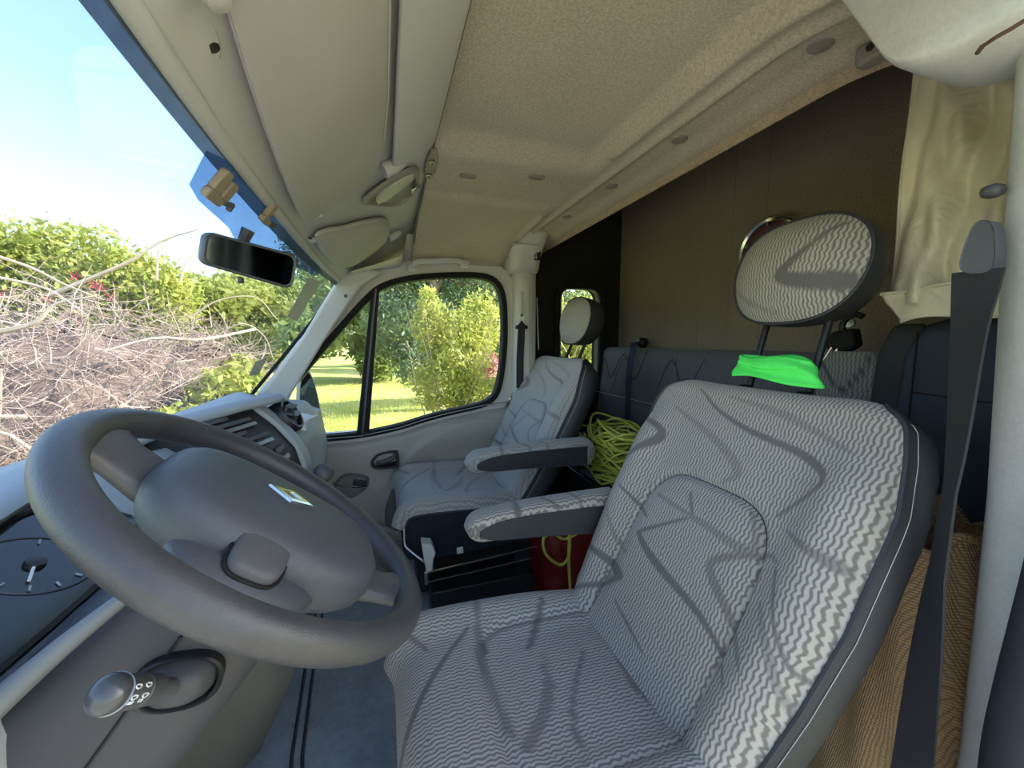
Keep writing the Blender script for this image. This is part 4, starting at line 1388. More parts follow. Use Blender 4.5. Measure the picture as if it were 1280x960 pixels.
bb = benchback(.535, 1.90, 'back_cushion', M_FABD)
M_FABD2 = seat_fabric('bench_fabric_grey', '94928c', '6c6a66', '4a494c', .009, .9, .0012)
obj('end_cushion', MB().grid(lambda u, v: (1.146 + .012 * math.cos(u * 2 * PI) * .3 - .006, .52 + .21 * u, -.35 + .325 * v), 20, 20), M_FABD2, bn, uv=[(.52 + .21 * i / 20, -.35 + .325 * j / 20) for j in range(21) for i in range(21)],
    mark=mask([(.52 + .21 * i / 20, -.35 + .325 * j / 20) for j in range(21) for i in range(21)], [([(.60, -.02), (.66, -.12), (.72, -.06)], .003, .004, .003, 1)]), solid=.03)
cr = rrect(.66, 1.20, -.60, -.47, .04)
obj('seat_cushion', MB().loft([[(x, y, z) for x, z in rrect(.985, 1.22, -.66, -.50, .05)] for y in (.56, .575, 1.88, 1.895)]), M_FABD2, bn, bevel=.01)
obj('stitch_line', MB().tube([(1.118, y, -.276) for y in np.linspace(1.32, 1.89, 10)], .0015, 4), M_STITCH, bn)
obj('plinth', MB().box((1.11, 1.22, -.80), (.22, 1.30, .29)), M_BLACK, bn, smooth=False)

# lap strap and retractor on the far end of the bench
sb = thing('bench_seat_belt', 'navy seat belt strap hanging down the far end of the rear bench', 'seat belt', at(786, 545, X=1.10))
a0 = at(796, 428, X=1.19)
top = at(792, 437, X=1.13)
obj('strap', MB().strip(spline([a0 + np.array((-.01, 0, 0)), top + np.array((0, 0, .012)), at(788, 450, X=1.105), at(785, 490, X=1.085), at(784, 548, X=1.075)], 18), .040, .003, (0, 1, 0)), M_BELTN, sb)
obj('retractor', MB().lathe([(.024, -.02), (.026, 0), (.022, .012), (.012, .02), (.0005, .02)], a0 + np.array((.03, 0, .0)), (-1, 0, .2), 16), M_BLACK, sb)
obj('anchor_bolt', MB().lathe([(.011, 0), (.010, .007), (.0005, .008)], a0 + np.array((.008, -.006, .004)), (-1, -.2, .2), 12), M_STEEL, sb)

sb2 = thing('bench_buckle', 'black belt retractor with chrome tongue behind the driver headrest post', 'seat belt', at(1050, 430, X=1.12))
c0 = at(1068, 408, X=1.16)
obj('loop', MB().tube([c0 + np.array((0, .028 * math.cos(a), .030 * math.sin(a))) for a in np.linspace(-1.9, 2.2, 16)], .008, 8), M_BLACK, sb2)
obj('bolt', MB().lathe([(.013, 0), (.012, .008), (.0005, .009)], at(1062, 404, X=1.17), (-1, -.3, .1), 12), M_STEEL, sb2)
bq = [at(u, v, X=1.13) for u, v in ((1044, 415), (1070, 410), (1074, 432), (1060, 440), (1036, 436), (1033, 428))]
obj('cover', MB().loft([[p + np.array((h, 0, 0)) for p in bq] for h in (.02, -.015)]), M_RUBBER, sb2, bevel=.006)
tq = [at(u, v, X=1.115) for u, v in ((1040, 434), (1047, 436), (1038, 452), (1030, 450))]
obj('tongue', MB().tube(tq, .0028, 6, closed=True), M_CHROME, sb2)

# chrome ringed lamp on the rear wall
lc_ = at(968, 316, X=XR - .01)
lm = thing('wall_lamp', 'round chrome ringed lamp on the brown rear wall behind the driver headrest', 'lamp', lc_)
obj('bezel', MB().lathe([(.100, .018), (.112, .012), (.118, 0), (.116, -.022), (.108, -.030), (.100, -.026), (.096, -.008), (.094, .012)], lc_ + np.array((-.004, 0, 0)), (1, 0, 0), 56), M_CHROME, lm)
obj('bowl', MB().lathe([(.097, .004), (.080, .012), (.05, .017), (.0005, .018)], lc_ + np.array((-.012, 0, 0)), (1, 0, 0), 40), M_MAROON, lm)
for k in range(6):
    a = 2 * PI * k / 6 + .4
    obj('ring_clip', MB().box(lc_ + np.array((-.024, .096 * math.cos(a), .096 * math.sin(a))), (.012, .018, .010), rotm('X', a)), M_STEEL, lm, bevel=.002)

# satin curtain hanging behind the driver's pillar
cu_ = thing('satin_curtain', 'creased cream satin curtain hanging behind the driver side pillar', 'curtain', (.9, .40, .05))
def curt(u, v, hem=0):
    yl = float(np.interp(v, [0, .4, 1], [.475, .478, .480])) ; yr = .285
    y = yl + (yr - yl) * u
    x = .90 + .012 * math.sin(u * 13 + v * 2.2) * (.4 + .6 * v) + .006 * u * math.sin(v * 11 + u * 5) + .005 * math.sin(v * 17 - u * 21) * min(1, u * 4) + .004 * math.sin(u * 34 + v * 9)
    z = .52 - .445 * v - .010 * math.sin(u * 3.0 + .5) * v
    return (x, y, z)


obj('drape', MB().grid(curt, 60, 90), M_SATIN, cu_, solid=.0025)
def hemf(u, v):
    y0 = float(np.interp(v, [0, .3, 1], [.482, .478, .452])) ; y = y0 + (.285 - y0) * u
    return (.886 + .008 * math.sin(u * 10 + v * 3) + .010 * v, y, .088 + .012 * u - .052 * v + .006 * math.sin(u * 7) * v)


obj('hem', MB().grid(hemf, 50, 10), M_SATIN, cu_, solid=.0025)
for vv in (0., 1.):
    obj('hem_edge', MB().tube([np.array(hemf(u, vv)) - np.array((.003, 0, 0)) for u in np.linspace(0, 1, 30)], .003, 6), M_SATIN, cu_)
obj('drape_edge', MB().tube([np.array(curt(0, v)) for v in np.linspace(0, 1, 40)], .0028, 6), M_SATIN, cu_)

# navy padded panel beside the bench
nv_ = thing('navy_side_panel', 'dark navy padded cloth panel below the satin curtain', 'panel', (.96, .4, -.62))
q = chaikin([(.492, .03), (.30, .06), (.22, .02), (.22, -.66), (.48, -.66), (.498, -.25), (.508, -.08)], 2)
obj('panel', MB().loft([[(x, .36 + (y - .36) * k, -.3 + (z + .3) * k) for y, z in q] for x, k in ((.985, 1), (.955, 1), (.945, .98), (.94, .93))]), M_NAVY, nv_, sharp=60)
obj('edge_strip', MB().loft([[(x, y, z) for x, z in ((.95, zz), (1.06, zz), (1.06, zz), (.95, zz))] if False else [(.935, y0_, zz), (.99, y0_ + .03, zz), (1.0, y0_ - .02, zz), (.938, y0_ - .05, zz)] for zz, y0_ in ((.035, .488), (-.03, .512), (-.15, .517), (-.30, .505), (-.62, .49))]), mat('charcoal_cloth', '2f3033', .9, .1, 9, .4, 500), nv_, bevel=.008)
obj('stitching', MB().tube([(.9365, .452, .02), (.936, .450, -.15), (.936, .446, -.4)], .0016, 5), M_RUBBER, nv_)
obj('stitching', MB().tube([(.9365, .452, -.10), (.936, .36, -.105), (.936, .28, -.105)], .0012, 5), M_RUBBER, nv_)

nv_.location = Vector(nv_.location) + Vector((.055, .022, 0))
for c_ in nv_.children: pass

# burlap sack standing behind the driver's seat
bs = thing('burlap_sack', 'tan burlap sack standing on the floor behind the driver seat', 'sack', (.84, .38, FLOOR))
rings = []
for k, z in enumerate(np.linspace(FLOOR + .01, -.305, 26)):
    f_ = k / 25
    rg = []
    for a in np.linspace(0, 2 * PI, 56, endpoint=False):
        rr_ = 1 + .05 * math.sin(3 * a + 4 * f_) + .035 * math.sin(7 * a - 6 * f_) + .02 * math.sin(13 * a + 9 * f_)
        rx, ry = .125 - .03 * f_ ** 2, .150 - .075 * f_ ** 1.5
        x = .845 + .02 * f_ + rx * rr_ * math.cos(a)
        y = .375 + ry * rr_ * math.sin(a)
        rg.append((x, y, z + .014 * math.sin(3 * a) * f_ ** 4 + .01 * math.sin(8 * a) * f_ ** 6))
    rings.append(rg)
inner = [[(.865 + (x - .865) * k, .375 + (y - .375) * k, z - d) for x, y, z in rings[-1]] for k, d in ((.90, .002), (.82, .05), (.80, .12))]
obj('sack_body', MB().loft(rings + inner), M_BURLAP, bs, sharp=80)
obj('rolled_cuff', MB().tube([(x * 1.0, y, z + .004) for x, y, z in rings[-1]], .007, 8, closed=True), M_BURLAP, bs)
wb_ = thing('white_board', 'narrow white board edge lying behind the burlap sack', 'board', (1.08, .37, -.45))
obj('board', MB().box((1.06, .355, -.375), (.10, .14, .018)), M_WHITE, wb_, bevel=.003)
obj('board_lip', MB().box((1.012, .355, -.390), (.012, .14, .05)), M_WHITE, wb_, bevel=.003)
wb_.location = (1.06, .355, -.49)
for c in wb_.children: c.location = (-(wb_.location[0] - 1.08), -(wb_.location[1] - .37), -(wb_.location[2] + .45))

# driver's seat belt from the pillar anchor
dbt = thing('driver_seat_belt', 'grey seat belt running down from the pillar anchor beside the driver seat', 'seat belt', (.66, .27, -.9))
an = at(1222, 320, X=.635)
kn = chaikin([(-.014, .030), (.0, .036), (.02, .03), (.03, -.01), (.02, -.022), (-.02, -.018), (-.026, -.004)], 2)
obj('anchor_cover', MB().loft([[an + np.array((h, -a * .52 - .004, b * 1.05)) for a, b in kn] for h in (-.012, -.014, .010)]), mat('anchor_grey_plastic', '46474c', .5, .1, 20, .2, 300), dbt, bevel=.004)
obj('height_knob', MB().box(at(1241, 239, X=.66), (.02, .018, .014)), M_DASHD, dbt, bevel=.006)
bp = [at(1222, 338, X=.628), at(1210, 420, X=.63), at(1195, 560, X=.632), at(1177, 680, X=.635), at(1160, 800, X=.64), at(1140, 962, X=.645), at(1125, 1100, X=.65)]
obj('strap', MB().strip(spline(bp, 40), .044, .0025, [np.array((-.37, .93, 0)) * math.cos(w_) + np.array((.93, .37, 0)) * math.sin(w_) for w_ in np.interp(np.arange(41), [0, 6, 16, 22, 40], [.55, .9, 1.33, 1.25, .15])]), M_BELT, dbt)

# passenger belt on its pillar
pbt = thing('passenger_seat_belt', 'black seat belt anchor and strap on the passenger door pillar', 'seat belt', (.65, 1.74, -.7))
c = at(652, 408, Y=1.735)
kn2 = [(-.028, -.012), (-.03, .002), (-.012, .010), (0, .028), (.012, .010), (.03, .002), (.028, -.012)]
obj('anchor_cover', MB().loft([[c + np.array((a, h, b)) for a, b in kn2] for h in (.015, -.010)]), M_BLACK, pbt, bevel=.004)
obj('strap', MB().strip([c + np.array((0, 0, -.01)), at(650, 450, Y=1.737), at(650, 485, Y=1.742)], .036, .003, (1, 0, 0)), M_BELT, pbt)
obj('adjuster_slot', MB().box(at(652, 378, Y=1.745), (.014, .008, .10)), M_PILLAR, pbt, bevel=.003)
obj('adjuster_bolt', MB().lathe([(.008, 0), (.007, -.005), (.0005, -.005)], at(652, 394, Y=1.742), (0, 1, 0), 10), M_STEEL, pbt)
obj('return_cord', MB().tube([at(671, 372, Y=1.70), at(673, 437, Y=1.62)], .002, 5), M_STEEL, pbt)

# ------------------------------------------------------------------ between and under the seats
# red fuel can
rcn = thing('fuel_can', 'red plastic fuel can standing on the floor between the front seats', 'fuel can', (.63, 1.12, FLOOR))
q = rrect(.49, .70, 1.12, 1.30, .03)
obj('can_body', MB().loft([[(.595 + (x - .595) * k, 1.21 + (y - 1.21) * k, z) for x, y in q] for z, k in ((FLOOR, .93), (FLOOR + .015, 1), (FLOOR + .14, 1), (FLOOR + .15, .975), (FLOOR + .165, 1), (FLOOR + .29, 1), (FLOOR + .325, .85), (FLOOR + .335, .6))]), M_RED, rcn, sharp=50)
obj('can_handle', MB().tube(spline([(.53, 1.21, FLOOR + .33), (.55, 1.21, FLOOR + .365), (.62, 1.21, FLOOR + .365), (.64, 1.21, FLOOR + .33)], 14), .012, 8), M_RED, rcn)
obj('cap', MB().lathe([(.024, 0), (.025, .03), (.02, .036), (.0005, .036)], (.665, 1.21, FLOOR + .32), (.3, 0, 1), 18), M_BLACK, rcn)
# crate that carries the cable heap
cb_ = thing('storage_crate', 'black crate behind the passenger seat carrying the yellow cable', 'crate', (.90, 1.33, FLOOR))
obj('crate_body', MB().ring(rrect(.73, .97, 1.10, 1.62, .02), rrect(.745, .955, 1.115, 1.605, .015), 'Z', FLOOR, -.53), M_BLACK, cb_)
obj('crate_base', MB().box((.85, 1.36, -.60), (.21, .49, .02)), M_BLACK, cb_)
obj('crate_rim', MB().ring(rrect(.72, .98, 1.09, 1.63, .02), rrect(.745, .955, 1.115, 1.605, .015), 'Z', -.545, -.53), M_BLACK, cb_, bevel=.003)
# tangled yellow cable
yc = thing('yellow_cable', 'tangled yellow extension cable heaped on the crate with a loop hanging down', 'cable', (.85, 1.30, -.58))
rg_ = np.random.default_rng(5)
for k in range(46):
    c = np.array((.84 + rg_.normal(0, .035), 1.29 + rg_.normal(0, .05), -.53 + .0042 * k + rg_.normal(0, .01)))
    ra, rb_ = rg_.uniform(.05, .115), rg_.uniform(.07, .15)
    ra = min(ra, .10)
    c[0] = min(max(c[0], .76 + ra), .965 - ra)
    ph, tl1, tl2 = rg_.uniform(0, 6), rg_.normal(0, .28), rg_.normal(0, .3)
    pts = []
    for a in np.linspace(0, 2 * PI * rg_.uniform(.8, 1.0), 26):
        x, y = ra * math.cos(a + ph), rb_ * math.sin(a + ph)
        pts.append(c + np.array((x, y, tl1 * x + tl2 * y + .012 * math.sin(3 * a + ph))))
    obj('coil', MB().tube(pts, .0042, 6), M_YELLOW, yc)
loop = [(.76, 1.10, -.50), (.70, 1.085, -.56), at(712, 672, Y=1.08), at(693, 668, Y=1.075), at(680, 672, Y=1.07), at(682, 692, Y=1.07), at(700, 706, Y=1.07), at(711, 695, Y=1.07), at(712, 668, Y=1.075), at(711, 700, Y=1.08), at(713, 742, Y=1.08)]
obj('hanging_loop', MB().tube(spline(loop, 60), .0048, 6), M_YELLOW, yc)
e_ = at(713, 748, Y=1.08)
obj('plug', MB().tube([e_ + np.array((0, 0, .022)), e_, e_ + np.array((0, 0, -.03))], [.006, .010, .011], 10), M_YELLOW, yc)

# black battery box under the passenger seat with bright rails
bxx = thing('battery_box', 'black box with bright metal rails under the passenger seat', 'box', (.33, 1.42, FLOOR))
rz = rotm('Z', .05)
obj('box_body', MB().box((.33, 1.275, FLOOR + .055), (.42, .09, .11)), M_BLACK, bxx, bevel=.004)
obj('rail', MB().tube([at(533, 716, Y=1.235), at(600, 700, Y=1.24), at(690, 678, Y=1.25)], .0035, 6), M_CHROME, bxx)
obj('rail', MB().tube([at(533, 728, Y=1.232), at(600, 713, Y=1.235), at(680, 694, Y=1.24)], .002, 6), M_STEEL, bxx)
obj('rail_end', MB().box(at(533, 722, Y=1.233), (.012, .012, .045)), M_CHROME, bxx, bevel=.002)
wbl = thing('white_block', 'small white plastic block under the front corner of the passenger seat', 'block', at(535, 712, Y=1.235))
q = [at(u, v, Y=1.225) for u, v in ((527, 680), (540, 681), (545, 692), (542, 700), (541, 714), (533, 716), (530, 700))]
obj('block', MB().loft([[p + np.array((0, h, 0)) for p in q] for h in (0, .05)]), M_WHITE, wbl, bevel=.004)
obj('tab', MB().box(at(575, 688, Y=1.262), (.022, .006, .022)), M_WHITE, wbl, bevel=.002)
rod = thing('seat_slide_bar', 'bent thin metal slide bar in front of the passenger seat', 'lever', at(520, 700, Y=1.27))
obj('bar', MB().tube(spline([at(505, 660, Y=1.29), at(506, 680, Y=1.28), at(512, 688, Y=1.27), at(530, 702, Y=1.25), at(544, 712, Y=1.25)], 16), .0042, 6), M_STEEL, rod)
# buckle poking up beside the driver's cushion
bkl = thing('driver_buckle', 'bright seat belt buckle tip at the inner edge of the driver cushion', 'buckle', at(670, 765, Y=.83))
c = at(671, 752, Y=.838)
obj('buckle_body', MB().box(c + np.array((-.006, 0, -.035)), (.028, .016, .07), rotm('Y', .5)), M_BLACK, bkl, bevel=.004)
obj('buckle_tip', MB().box(c + np.array((.006, 0, .004)), (.026, .017, .018), rotm('Y', .5)), M_CHROME, bkl, bevel=.002)

# passenger door mirror outside
dm = thing('door_mirror', 'tall grey outside door mirror beyond the passenger quarter window', 'mirror', (-.35, 2.0, -.5))
q = chaikin([at(u, v, Y=2.0)[[0, 2]] for u, v in ((374, 470), (384, 458), (394, 480), (401, 512), (402, 545), (395, 556), (374, 556))], 2)
q = [tuple(p) for p in q]
cxm, czm = np.mean([p[0] for p in q]), np.mean([p[1] for p in q])
obj('housing', MB().loft([[(cxm + (x - cxm) * k - h * .35, 2.0 + h, czm + (z - czm) * k) for x, z in q] for k, h in ((1.0, 0), (1.08, .02), (1.05, .07), (.8, .12), (.4, .135))]), M_DASHL, dm, sharp=70)
q2 = [(cxm + (x - cxm) * .93, czm + (z - czm) * .95) for x, z in q]
obj('mirror_glass', MB().loft([[(x, 1.996 + h, z) for x, z in q2] for h in (.004, 0)]), M_MIRROR, dm, smooth=False)
obj('mirror_arm', MB().tube([(cxm, 2.04, czm - .06), (cxm - .03, 1.93, czm - .12)], .022, 8), M_BLACK, dm)
# ------------------------------------------------------------------ outside
t = NT('lawn')
n1 = t.noise(.35, 6, .7); n2 = t.noise(9, 4, .7)
colr = t.mix(t.ramp(n1, .35, .65), lin('a6ad58'), lin('d2d08a'))
colr = t.mix(t.math('MULTIPLY', t.ramp(n2, .4, .7), .5), colr, lin('7f8f45'))
t.bsdf(colr, .95, 0, n2, .05, .8, .1)
M_LAWN = t.m
gr = sobj('ground', MB().grid(lambda u, v: ((u - .5) * 160, -30 + v * 160, GROUND + (0 if abs((u - .5) * 160) < 3 else .10 * math.sin(u * 50) * math.sin(v * 37))), 40, 40), M_LAWN)

t = NT('bounce_gravel')
n1 = t.noise(2.5, 6, .7); n2 = t.noise(60, 3, .7)
colr = t.mix(t.ramp(n1, .3, .7), lin('b5aa98'), lin('d0c8b8'))
colr = t.mix(t.math('MULTIPLY', t.ramp(n2, .4, .7), .5), colr, lin('8f8576'))
t.bsdf(colr, .95, 0, n2, .02, .8, .1)
dv = sobj('bounce_ground', MB().grid(lambda u, v: (-6 + 14 * u, -9 + 10.6 * v + .15 * math.sin(u * 23), GROUND + .012), 20, 12), t.m)  # pale ground added out of view to bounce warm light into the cab

def leaves(n, blobs, size, seed, asp=.45, tri=False):
    """leaf blades scattered through ellipsoids (x,y,z,rx,ry,rz)"""
    g_ = np.random.default_rng(seed)
    vol = np.array([b[3] * b[4] * b[5] for b in blobs]) ** .7
    idx = g_.choice(len(blobs), n, p=vol / vol.sum())
    B = np.array(blobs)[idx]
    d = g_.normal(size=(n, 3)); d /= np.linalg.norm(d, axis=1)[:, None]
    r = g_.uniform(.25, 1, n) ** .45
    r *= 1 + g_.normal(0, .10, n)
    c = B[:, :3] + d * r[:, None] * B[:, 3:6]
    ax = g_.normal(size=(n, 3)) + np.array((0, 0, -.3)); ax /= np.linalg.norm(ax, axis=1)[:, None]
    h = g_.normal(size=(n, 3))
    sd_ = np.cross(ax, h); sd_ /= np.linalg.norm(sd_, axis=1)[:, None]
    s = size * g_.uniform(.6, 1.35, n)[:, None]
    v = np.stack([c - ax * s, c + sd_ * s * asp, c + ax * s, c - sd_ * s * asp], 1).reshape(-1, 3)
    keep = v
    m = MB()
    m.v = [tuple(p) for p in keep.tolist()]
    m.f = [(4 * i, 4 * i + 1, 4 * i + 2, 4 * i + 3) for i in range(n)]
    return m


def twigs(n, gen, seed, segs=3):
    """thin three-sided wandering stems; gen(rng) -> start, direction, length, radius"""
    g_ = np.random.default_rng(seed)
    V, F = [], []
    for _ in range(n):
        p, d, L, r = gen(g_)
        p = np.array(p, float); d = np.array(d, float); d /= np.linalg.norm(d)
        h = np.cross(d, g_.normal(size=3)); h /= np.linalg.norm(h); k = np.cross(d, h)
        b = len(V)
        for j in range(segs + 1):
            rr = r * (1 - .7 * j / segs)
            for q in range(3):
                a = 2 * PI * q / 3
                V.append(tuple(p + rr * (math.cos(a) * h + math.sin(a) * k)))
            d = d + g_.normal(0, .22, 3); d /= np.linalg.norm(d)
            p = p + d * L / segs
        for j in range(segs):
            for q in range(3):
                F.append((b + j * 3 + q, b + j * 3 + (q + 1) % 3, b + (j + 1) * 3 + (q + 1) % 3, b + (j + 1) * 3 + q))
    m = MB(); m.v, m.f = V, F
    return m


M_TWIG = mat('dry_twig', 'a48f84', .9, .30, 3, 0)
M_TWIGD = mat('twig_dark_and_shade', '6d5a50', .95, .3, 3)  # dark stems; also the painted shade inside the brush heap
M_BARK = mat('bark', '6e5f50', .95, .3, 8, .8, 60)
M_BRANCH = mat('bare_branch', 'b3a391', .9, .2, 8)
L_YG = leaf_mat('leaf_yellow_green', '7f9144', 'bdb862', .5, 4)
L_G = leaf_mat('leaf_mid_green', '5f7544', '92a060', .4, 2)
L_DK = leaf_mat('leaf_dark_green', '2c4526', '56703a', .3, 1.2)
L_PINE = leaf_mat('needle_blue_green', '35503f', '5b7554', .3, 1.5)
L_OLV = leaf_mat('leaf_olive', '6c7038', '9aa050', .45, 2)
L_RED = leaf_mat('petal_red', 'a8203c', 'd03858', .3, 9)

# brush pile: a heap of dry tangled twigs in front of the van
PB = [(-3.3, 3.9, -1.0, 1.5, 1.2, 1.15), (-2.55, 4.3, -.95, 1.25, 1.1, 1.35), (-1.75, 4.55, -1.05, .75, .9, 1.25), (-4.6, 4.2, -1.0, 1.6, 1.3, 1.5), (-1.30, 4.7, -1.25, .5, .7, .85)]
bp_ = thing('brush_pile', 'big heap of dry tangled grey brown branches beyond the windscreen', 'brush pile', (-2.8, 4.3, GROUND))
def g_pile(g):
    b = PB[g.choice(5, p=[.28, .27, .15, .22, .08])]
    d = g.normal(size=3); d /= np.linalg.norm(d)
    r = g.uniform(.55, 1.04)
    p = np.array(b[:3]) + d * r * np.array(b[3:])
    if p[2] < GROUND: p[2] = GROUND + g.uniform(0, .3)
    dr = g.normal(size=3) * np.array((1, .8, .7)) + d * .35
    return p, dr, g.uniform(.12, .45), g.uniform(.0018, .0046)


o = obj('twig_tangle', twigs(34000, g_pile, 3), M_TWIG, bp_, smooth=False); o['kind'] = 'stuff'
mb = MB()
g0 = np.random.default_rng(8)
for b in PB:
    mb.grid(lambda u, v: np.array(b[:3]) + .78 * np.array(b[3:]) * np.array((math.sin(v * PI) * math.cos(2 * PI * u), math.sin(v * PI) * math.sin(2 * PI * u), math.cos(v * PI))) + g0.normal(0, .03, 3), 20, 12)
obj('heap_shade_core', mb, M_TWIGD, bp_)  # dark mounds stand in for the shaded inside of the heap
for k in range(26):
    b = PB[g0.choice(5)]
    d = g0.normal(size=3); d[2] = abs(d[2]) * .8 + .1; d[1] = -abs(d[1]); d /= np.linalg.norm(d)
    p = np.array(b[:3]) + d * np.array(b[3:]) * .95
    tdir = np.cross(d, g0.normal(size=3)); tdir /= np.linalg.norm(tdir)
    L = g0.uniform(.25, .6)
    obj('branch', MB().tube(spline([p - tdir * L, p - tdir * L * .3 + g0.normal(0, .07, 3), p + tdir * L * .4 + g0.normal(0, .07, 3) + d * .06, p + tdir * L + g0.normal(0, .1, 3) + d * .12], 10), [.014 - .0009 * i for i in range(11)], 5), M_BRANCH, bp_)

# leafy bush with red flowers behind the heap
fb = thing('flowering_bush', 'bright leafy bush with a few red flowers above the brush heap', 'bush', (-4.4, 6.5, GROUND))
FB = [at(u, v, Y=6.5).tolist() + [a, .45, b] for u, v, a, b in ((30, 352, .94, .60), (95, 340, .75, .63), (165, 356, .69, .46), (-60, 345, 1.25, .80), (60, 398, 1.5, .70), (205, 372, .44, .42))]
o = obj('foliage', leaves(19000, FB, .046, 11), L_YG, fb, smooth=False); o['kind'] = 'stuff'
obj('stem', twigs(60, lambda g: ((-4.6 + g.normal(0, .8), 6.5 + g.normal(0, .15), GROUND), (g.normal(0, .25), 0, 1), 2.3, .02), 4, 5), M_BARK, fb, smooth=False)
for u, v in ((118, 357), (128, 360), (4, 368), (100, 402), (122, 355), (95, 345), (60, 372), (140, 372)):
    c = at(u, v, Y=5.95 + rnd.uniform(-.05, .05))
    f = MB()
    for k in range(5):
        a = 2 * PI * k / 5
        f.grid(lambda x, y: c + .048 * np.array((math.cos(a) * (.2 + x) + .35 * (y - .5) * math.sin(a), -.25 * x * x, math.sin(a) * (.2 + x) - .35 * (y - .5) * math.cos(a))), 2, 2)
    obj('flower', f, L_RED, fb)

# long bare branches arching against the sky
def bare(label, pts, Y, r):
    P_ = spline([at(u, v, Y=Y) for u, v in pts], 18)
    o_ = obj('bare_branch', MB().tube(P_, [r * (1 - .75 * i / 18) for i in range(19)], 6), M_BRANCH)
    return tag(o_, label, 'branch', 'bare branches over the brush heap')


bare('thick pale bare branch rising right towards the sky above the heap', [(60, 370), (120, 345), (165, 325), (205, 300), (248, 287)], 4.2, .020)
bare('pale bare branch curving across the left edge of the heap', [(-30, 420), (40, 405), (70, 380), (120, 370)], 3.6, .022)
bare('thin bare branch sloping down right from the left edge', [(-20, 315), (40, 335), (80, 355), (130, 375)], 3.8, .012)
bare('forked thin bare twig standing up left of the mirror', [(225, 352), (232, 330), (248, 310), (262, 290)], 4.4, .011)
bare('short upright bare twig standing next to the forked one', [(196, 350), (197, 325), (203, 305), (215, 298)], 4.4, .012)
bare('slender arched twig reaching over the right end of the heap', [(240, 395), (275, 375), (320, 372), (345, 398)], 4.6, .010)
bare('second slender arched twig falling towards the dashboard end', [(255, 430), (300, 405), (330, 420), (342, 450)], 4.6, .008)
bare('thin horizontal bare twig at the right foot of the heap', [(270, 446), (300, 441), (340, 442)], 4.6, .010)
bare('bare twig slanting up from the left heap edge', [(-10, 345), (60, 362), (110, 395)], 3.5, .010)

# low green shoots at the right foot of the heap
gs_ = thing('green_shoots', 'low green weeds at the right foot of the brush heap', 'weeds', (-1.5, 4.3, GROUND))
o = obj('foliage', leaves(2600, [at(285, 500, Y=4.0).tolist() + [.30, .3, .30], at(215, 545, Y=3.4).tolist() + [.35, .3, .22], at(300, 470, Y=4.4).tolist() + [.22, .2, .2]], .045, 17), L_YG, gs_, smooth=False); o['kind'] = 'stuff'
obj('stem', twigs(60, lambda g: ((-1.5 + g.normal(0, .35), 4.0 + g.normal(0, .3), GROUND), (g.normal(0, .2), g.normal(0, .2), 1), .9, .006), 18, 4), M_TWIGD, gs_, smooth=False)

def tree(label, name, blobs, n, size, m, trunk, seed, asp=.45, group='trees behind the lawn', nb=5):
    base = np.array(trunk[0], float)
    t_ = thing(name, label, 'tree' if 'shrub' not in name else 'shrub', base, group)
    o_ = obj('foliage', leaves(n, blobs, size, seed, asp), m, t_, smooth=False); o_['kind'] = 'stuff'
    obj('trunk', MB().tube(spline(trunk, 10), [trunk_r * (1 - .5 * i / 10) for i in range(11)], 9), M_BARK, t_)
    g_ = np.random.default_rng(seed)
    for k in range(nb):
        a = np.array(trunk[-1]) * (1 - .5 * k / nb) + np.array(trunk[0]) * (.5 * k / nb)
        b = np.array(blobs[k % len(blobs)][:3]) + g_.normal(0, .2, 3)
        obj('bough', MB().tube(spline([a, (a + b) / 2 + g_.normal(0, .12, 3), b], 6), [trunk_r * .35 * (1 - .1 * i) for i in range(7)], 6), M_BARK, t_)
    return t_


trunk_r = .16
def far_tree(label, u, vtop, Y, w, m, n, seed, size=.16):
    topz = at(u, vtop, Y=Y)[2]
    x = at(u, 430, Y=Y)[0]
    h = topz - GROUND
    g_ = np.random.default_rng(seed)
    bl = [[x + g_.normal(0, w * .35), Y + g_.normal(0, w * .3), GROUND + h * f_, w * g_.uniform(.45, .7), w * .6, h * .20] for f_ in (.22, .32, .40, .52, .6, .68, .78, .84)]
    return tree(label, 'tree', bl, n, size, m, [(x, Y, GROUND), (x + .1, Y, GROUND + h * .4), (x, Y, GROUND + h * .75)], seed)


far_tree('pale green rounded tree just right of the bare twigs beyond the heap', 265, 350, 16, 2.2, L_OLV, 7000, 31)
far_tree('yellowish tree below the interior mirror in the distance', 318, 345, 20.5, 2.2, L_OLV, 8000, 32)
far_tree('mid green tree between mirror and far windscreen corner', 352, 350, 25.5, 2.3, L_G, 8000, 33)
far_tree('dark green tree at the far windscreen corner over the lawn', 392, 345, 30.5, 2.4, L_DK, 8000, 34)
far_tree('tall blue green conifer behind the tinted top corner of the windscreen', 397, 282, 35.5, 2.4, L_PINE, 9000, 35)
far_tree('far green tree seen through the quarter window above the lawn', 425, 355, 41, 2.6, L_DK, 8000, 36)
far_tree('dusky green tree at the left edge of the passenger window', 455, 335, 15.5, 1.9, L_G, 9000, 37)
far_tree('distant tree hidden low behind the brush heap left of the twigs', 205, 370, 22, 2.3, L_G, 6000, 38)

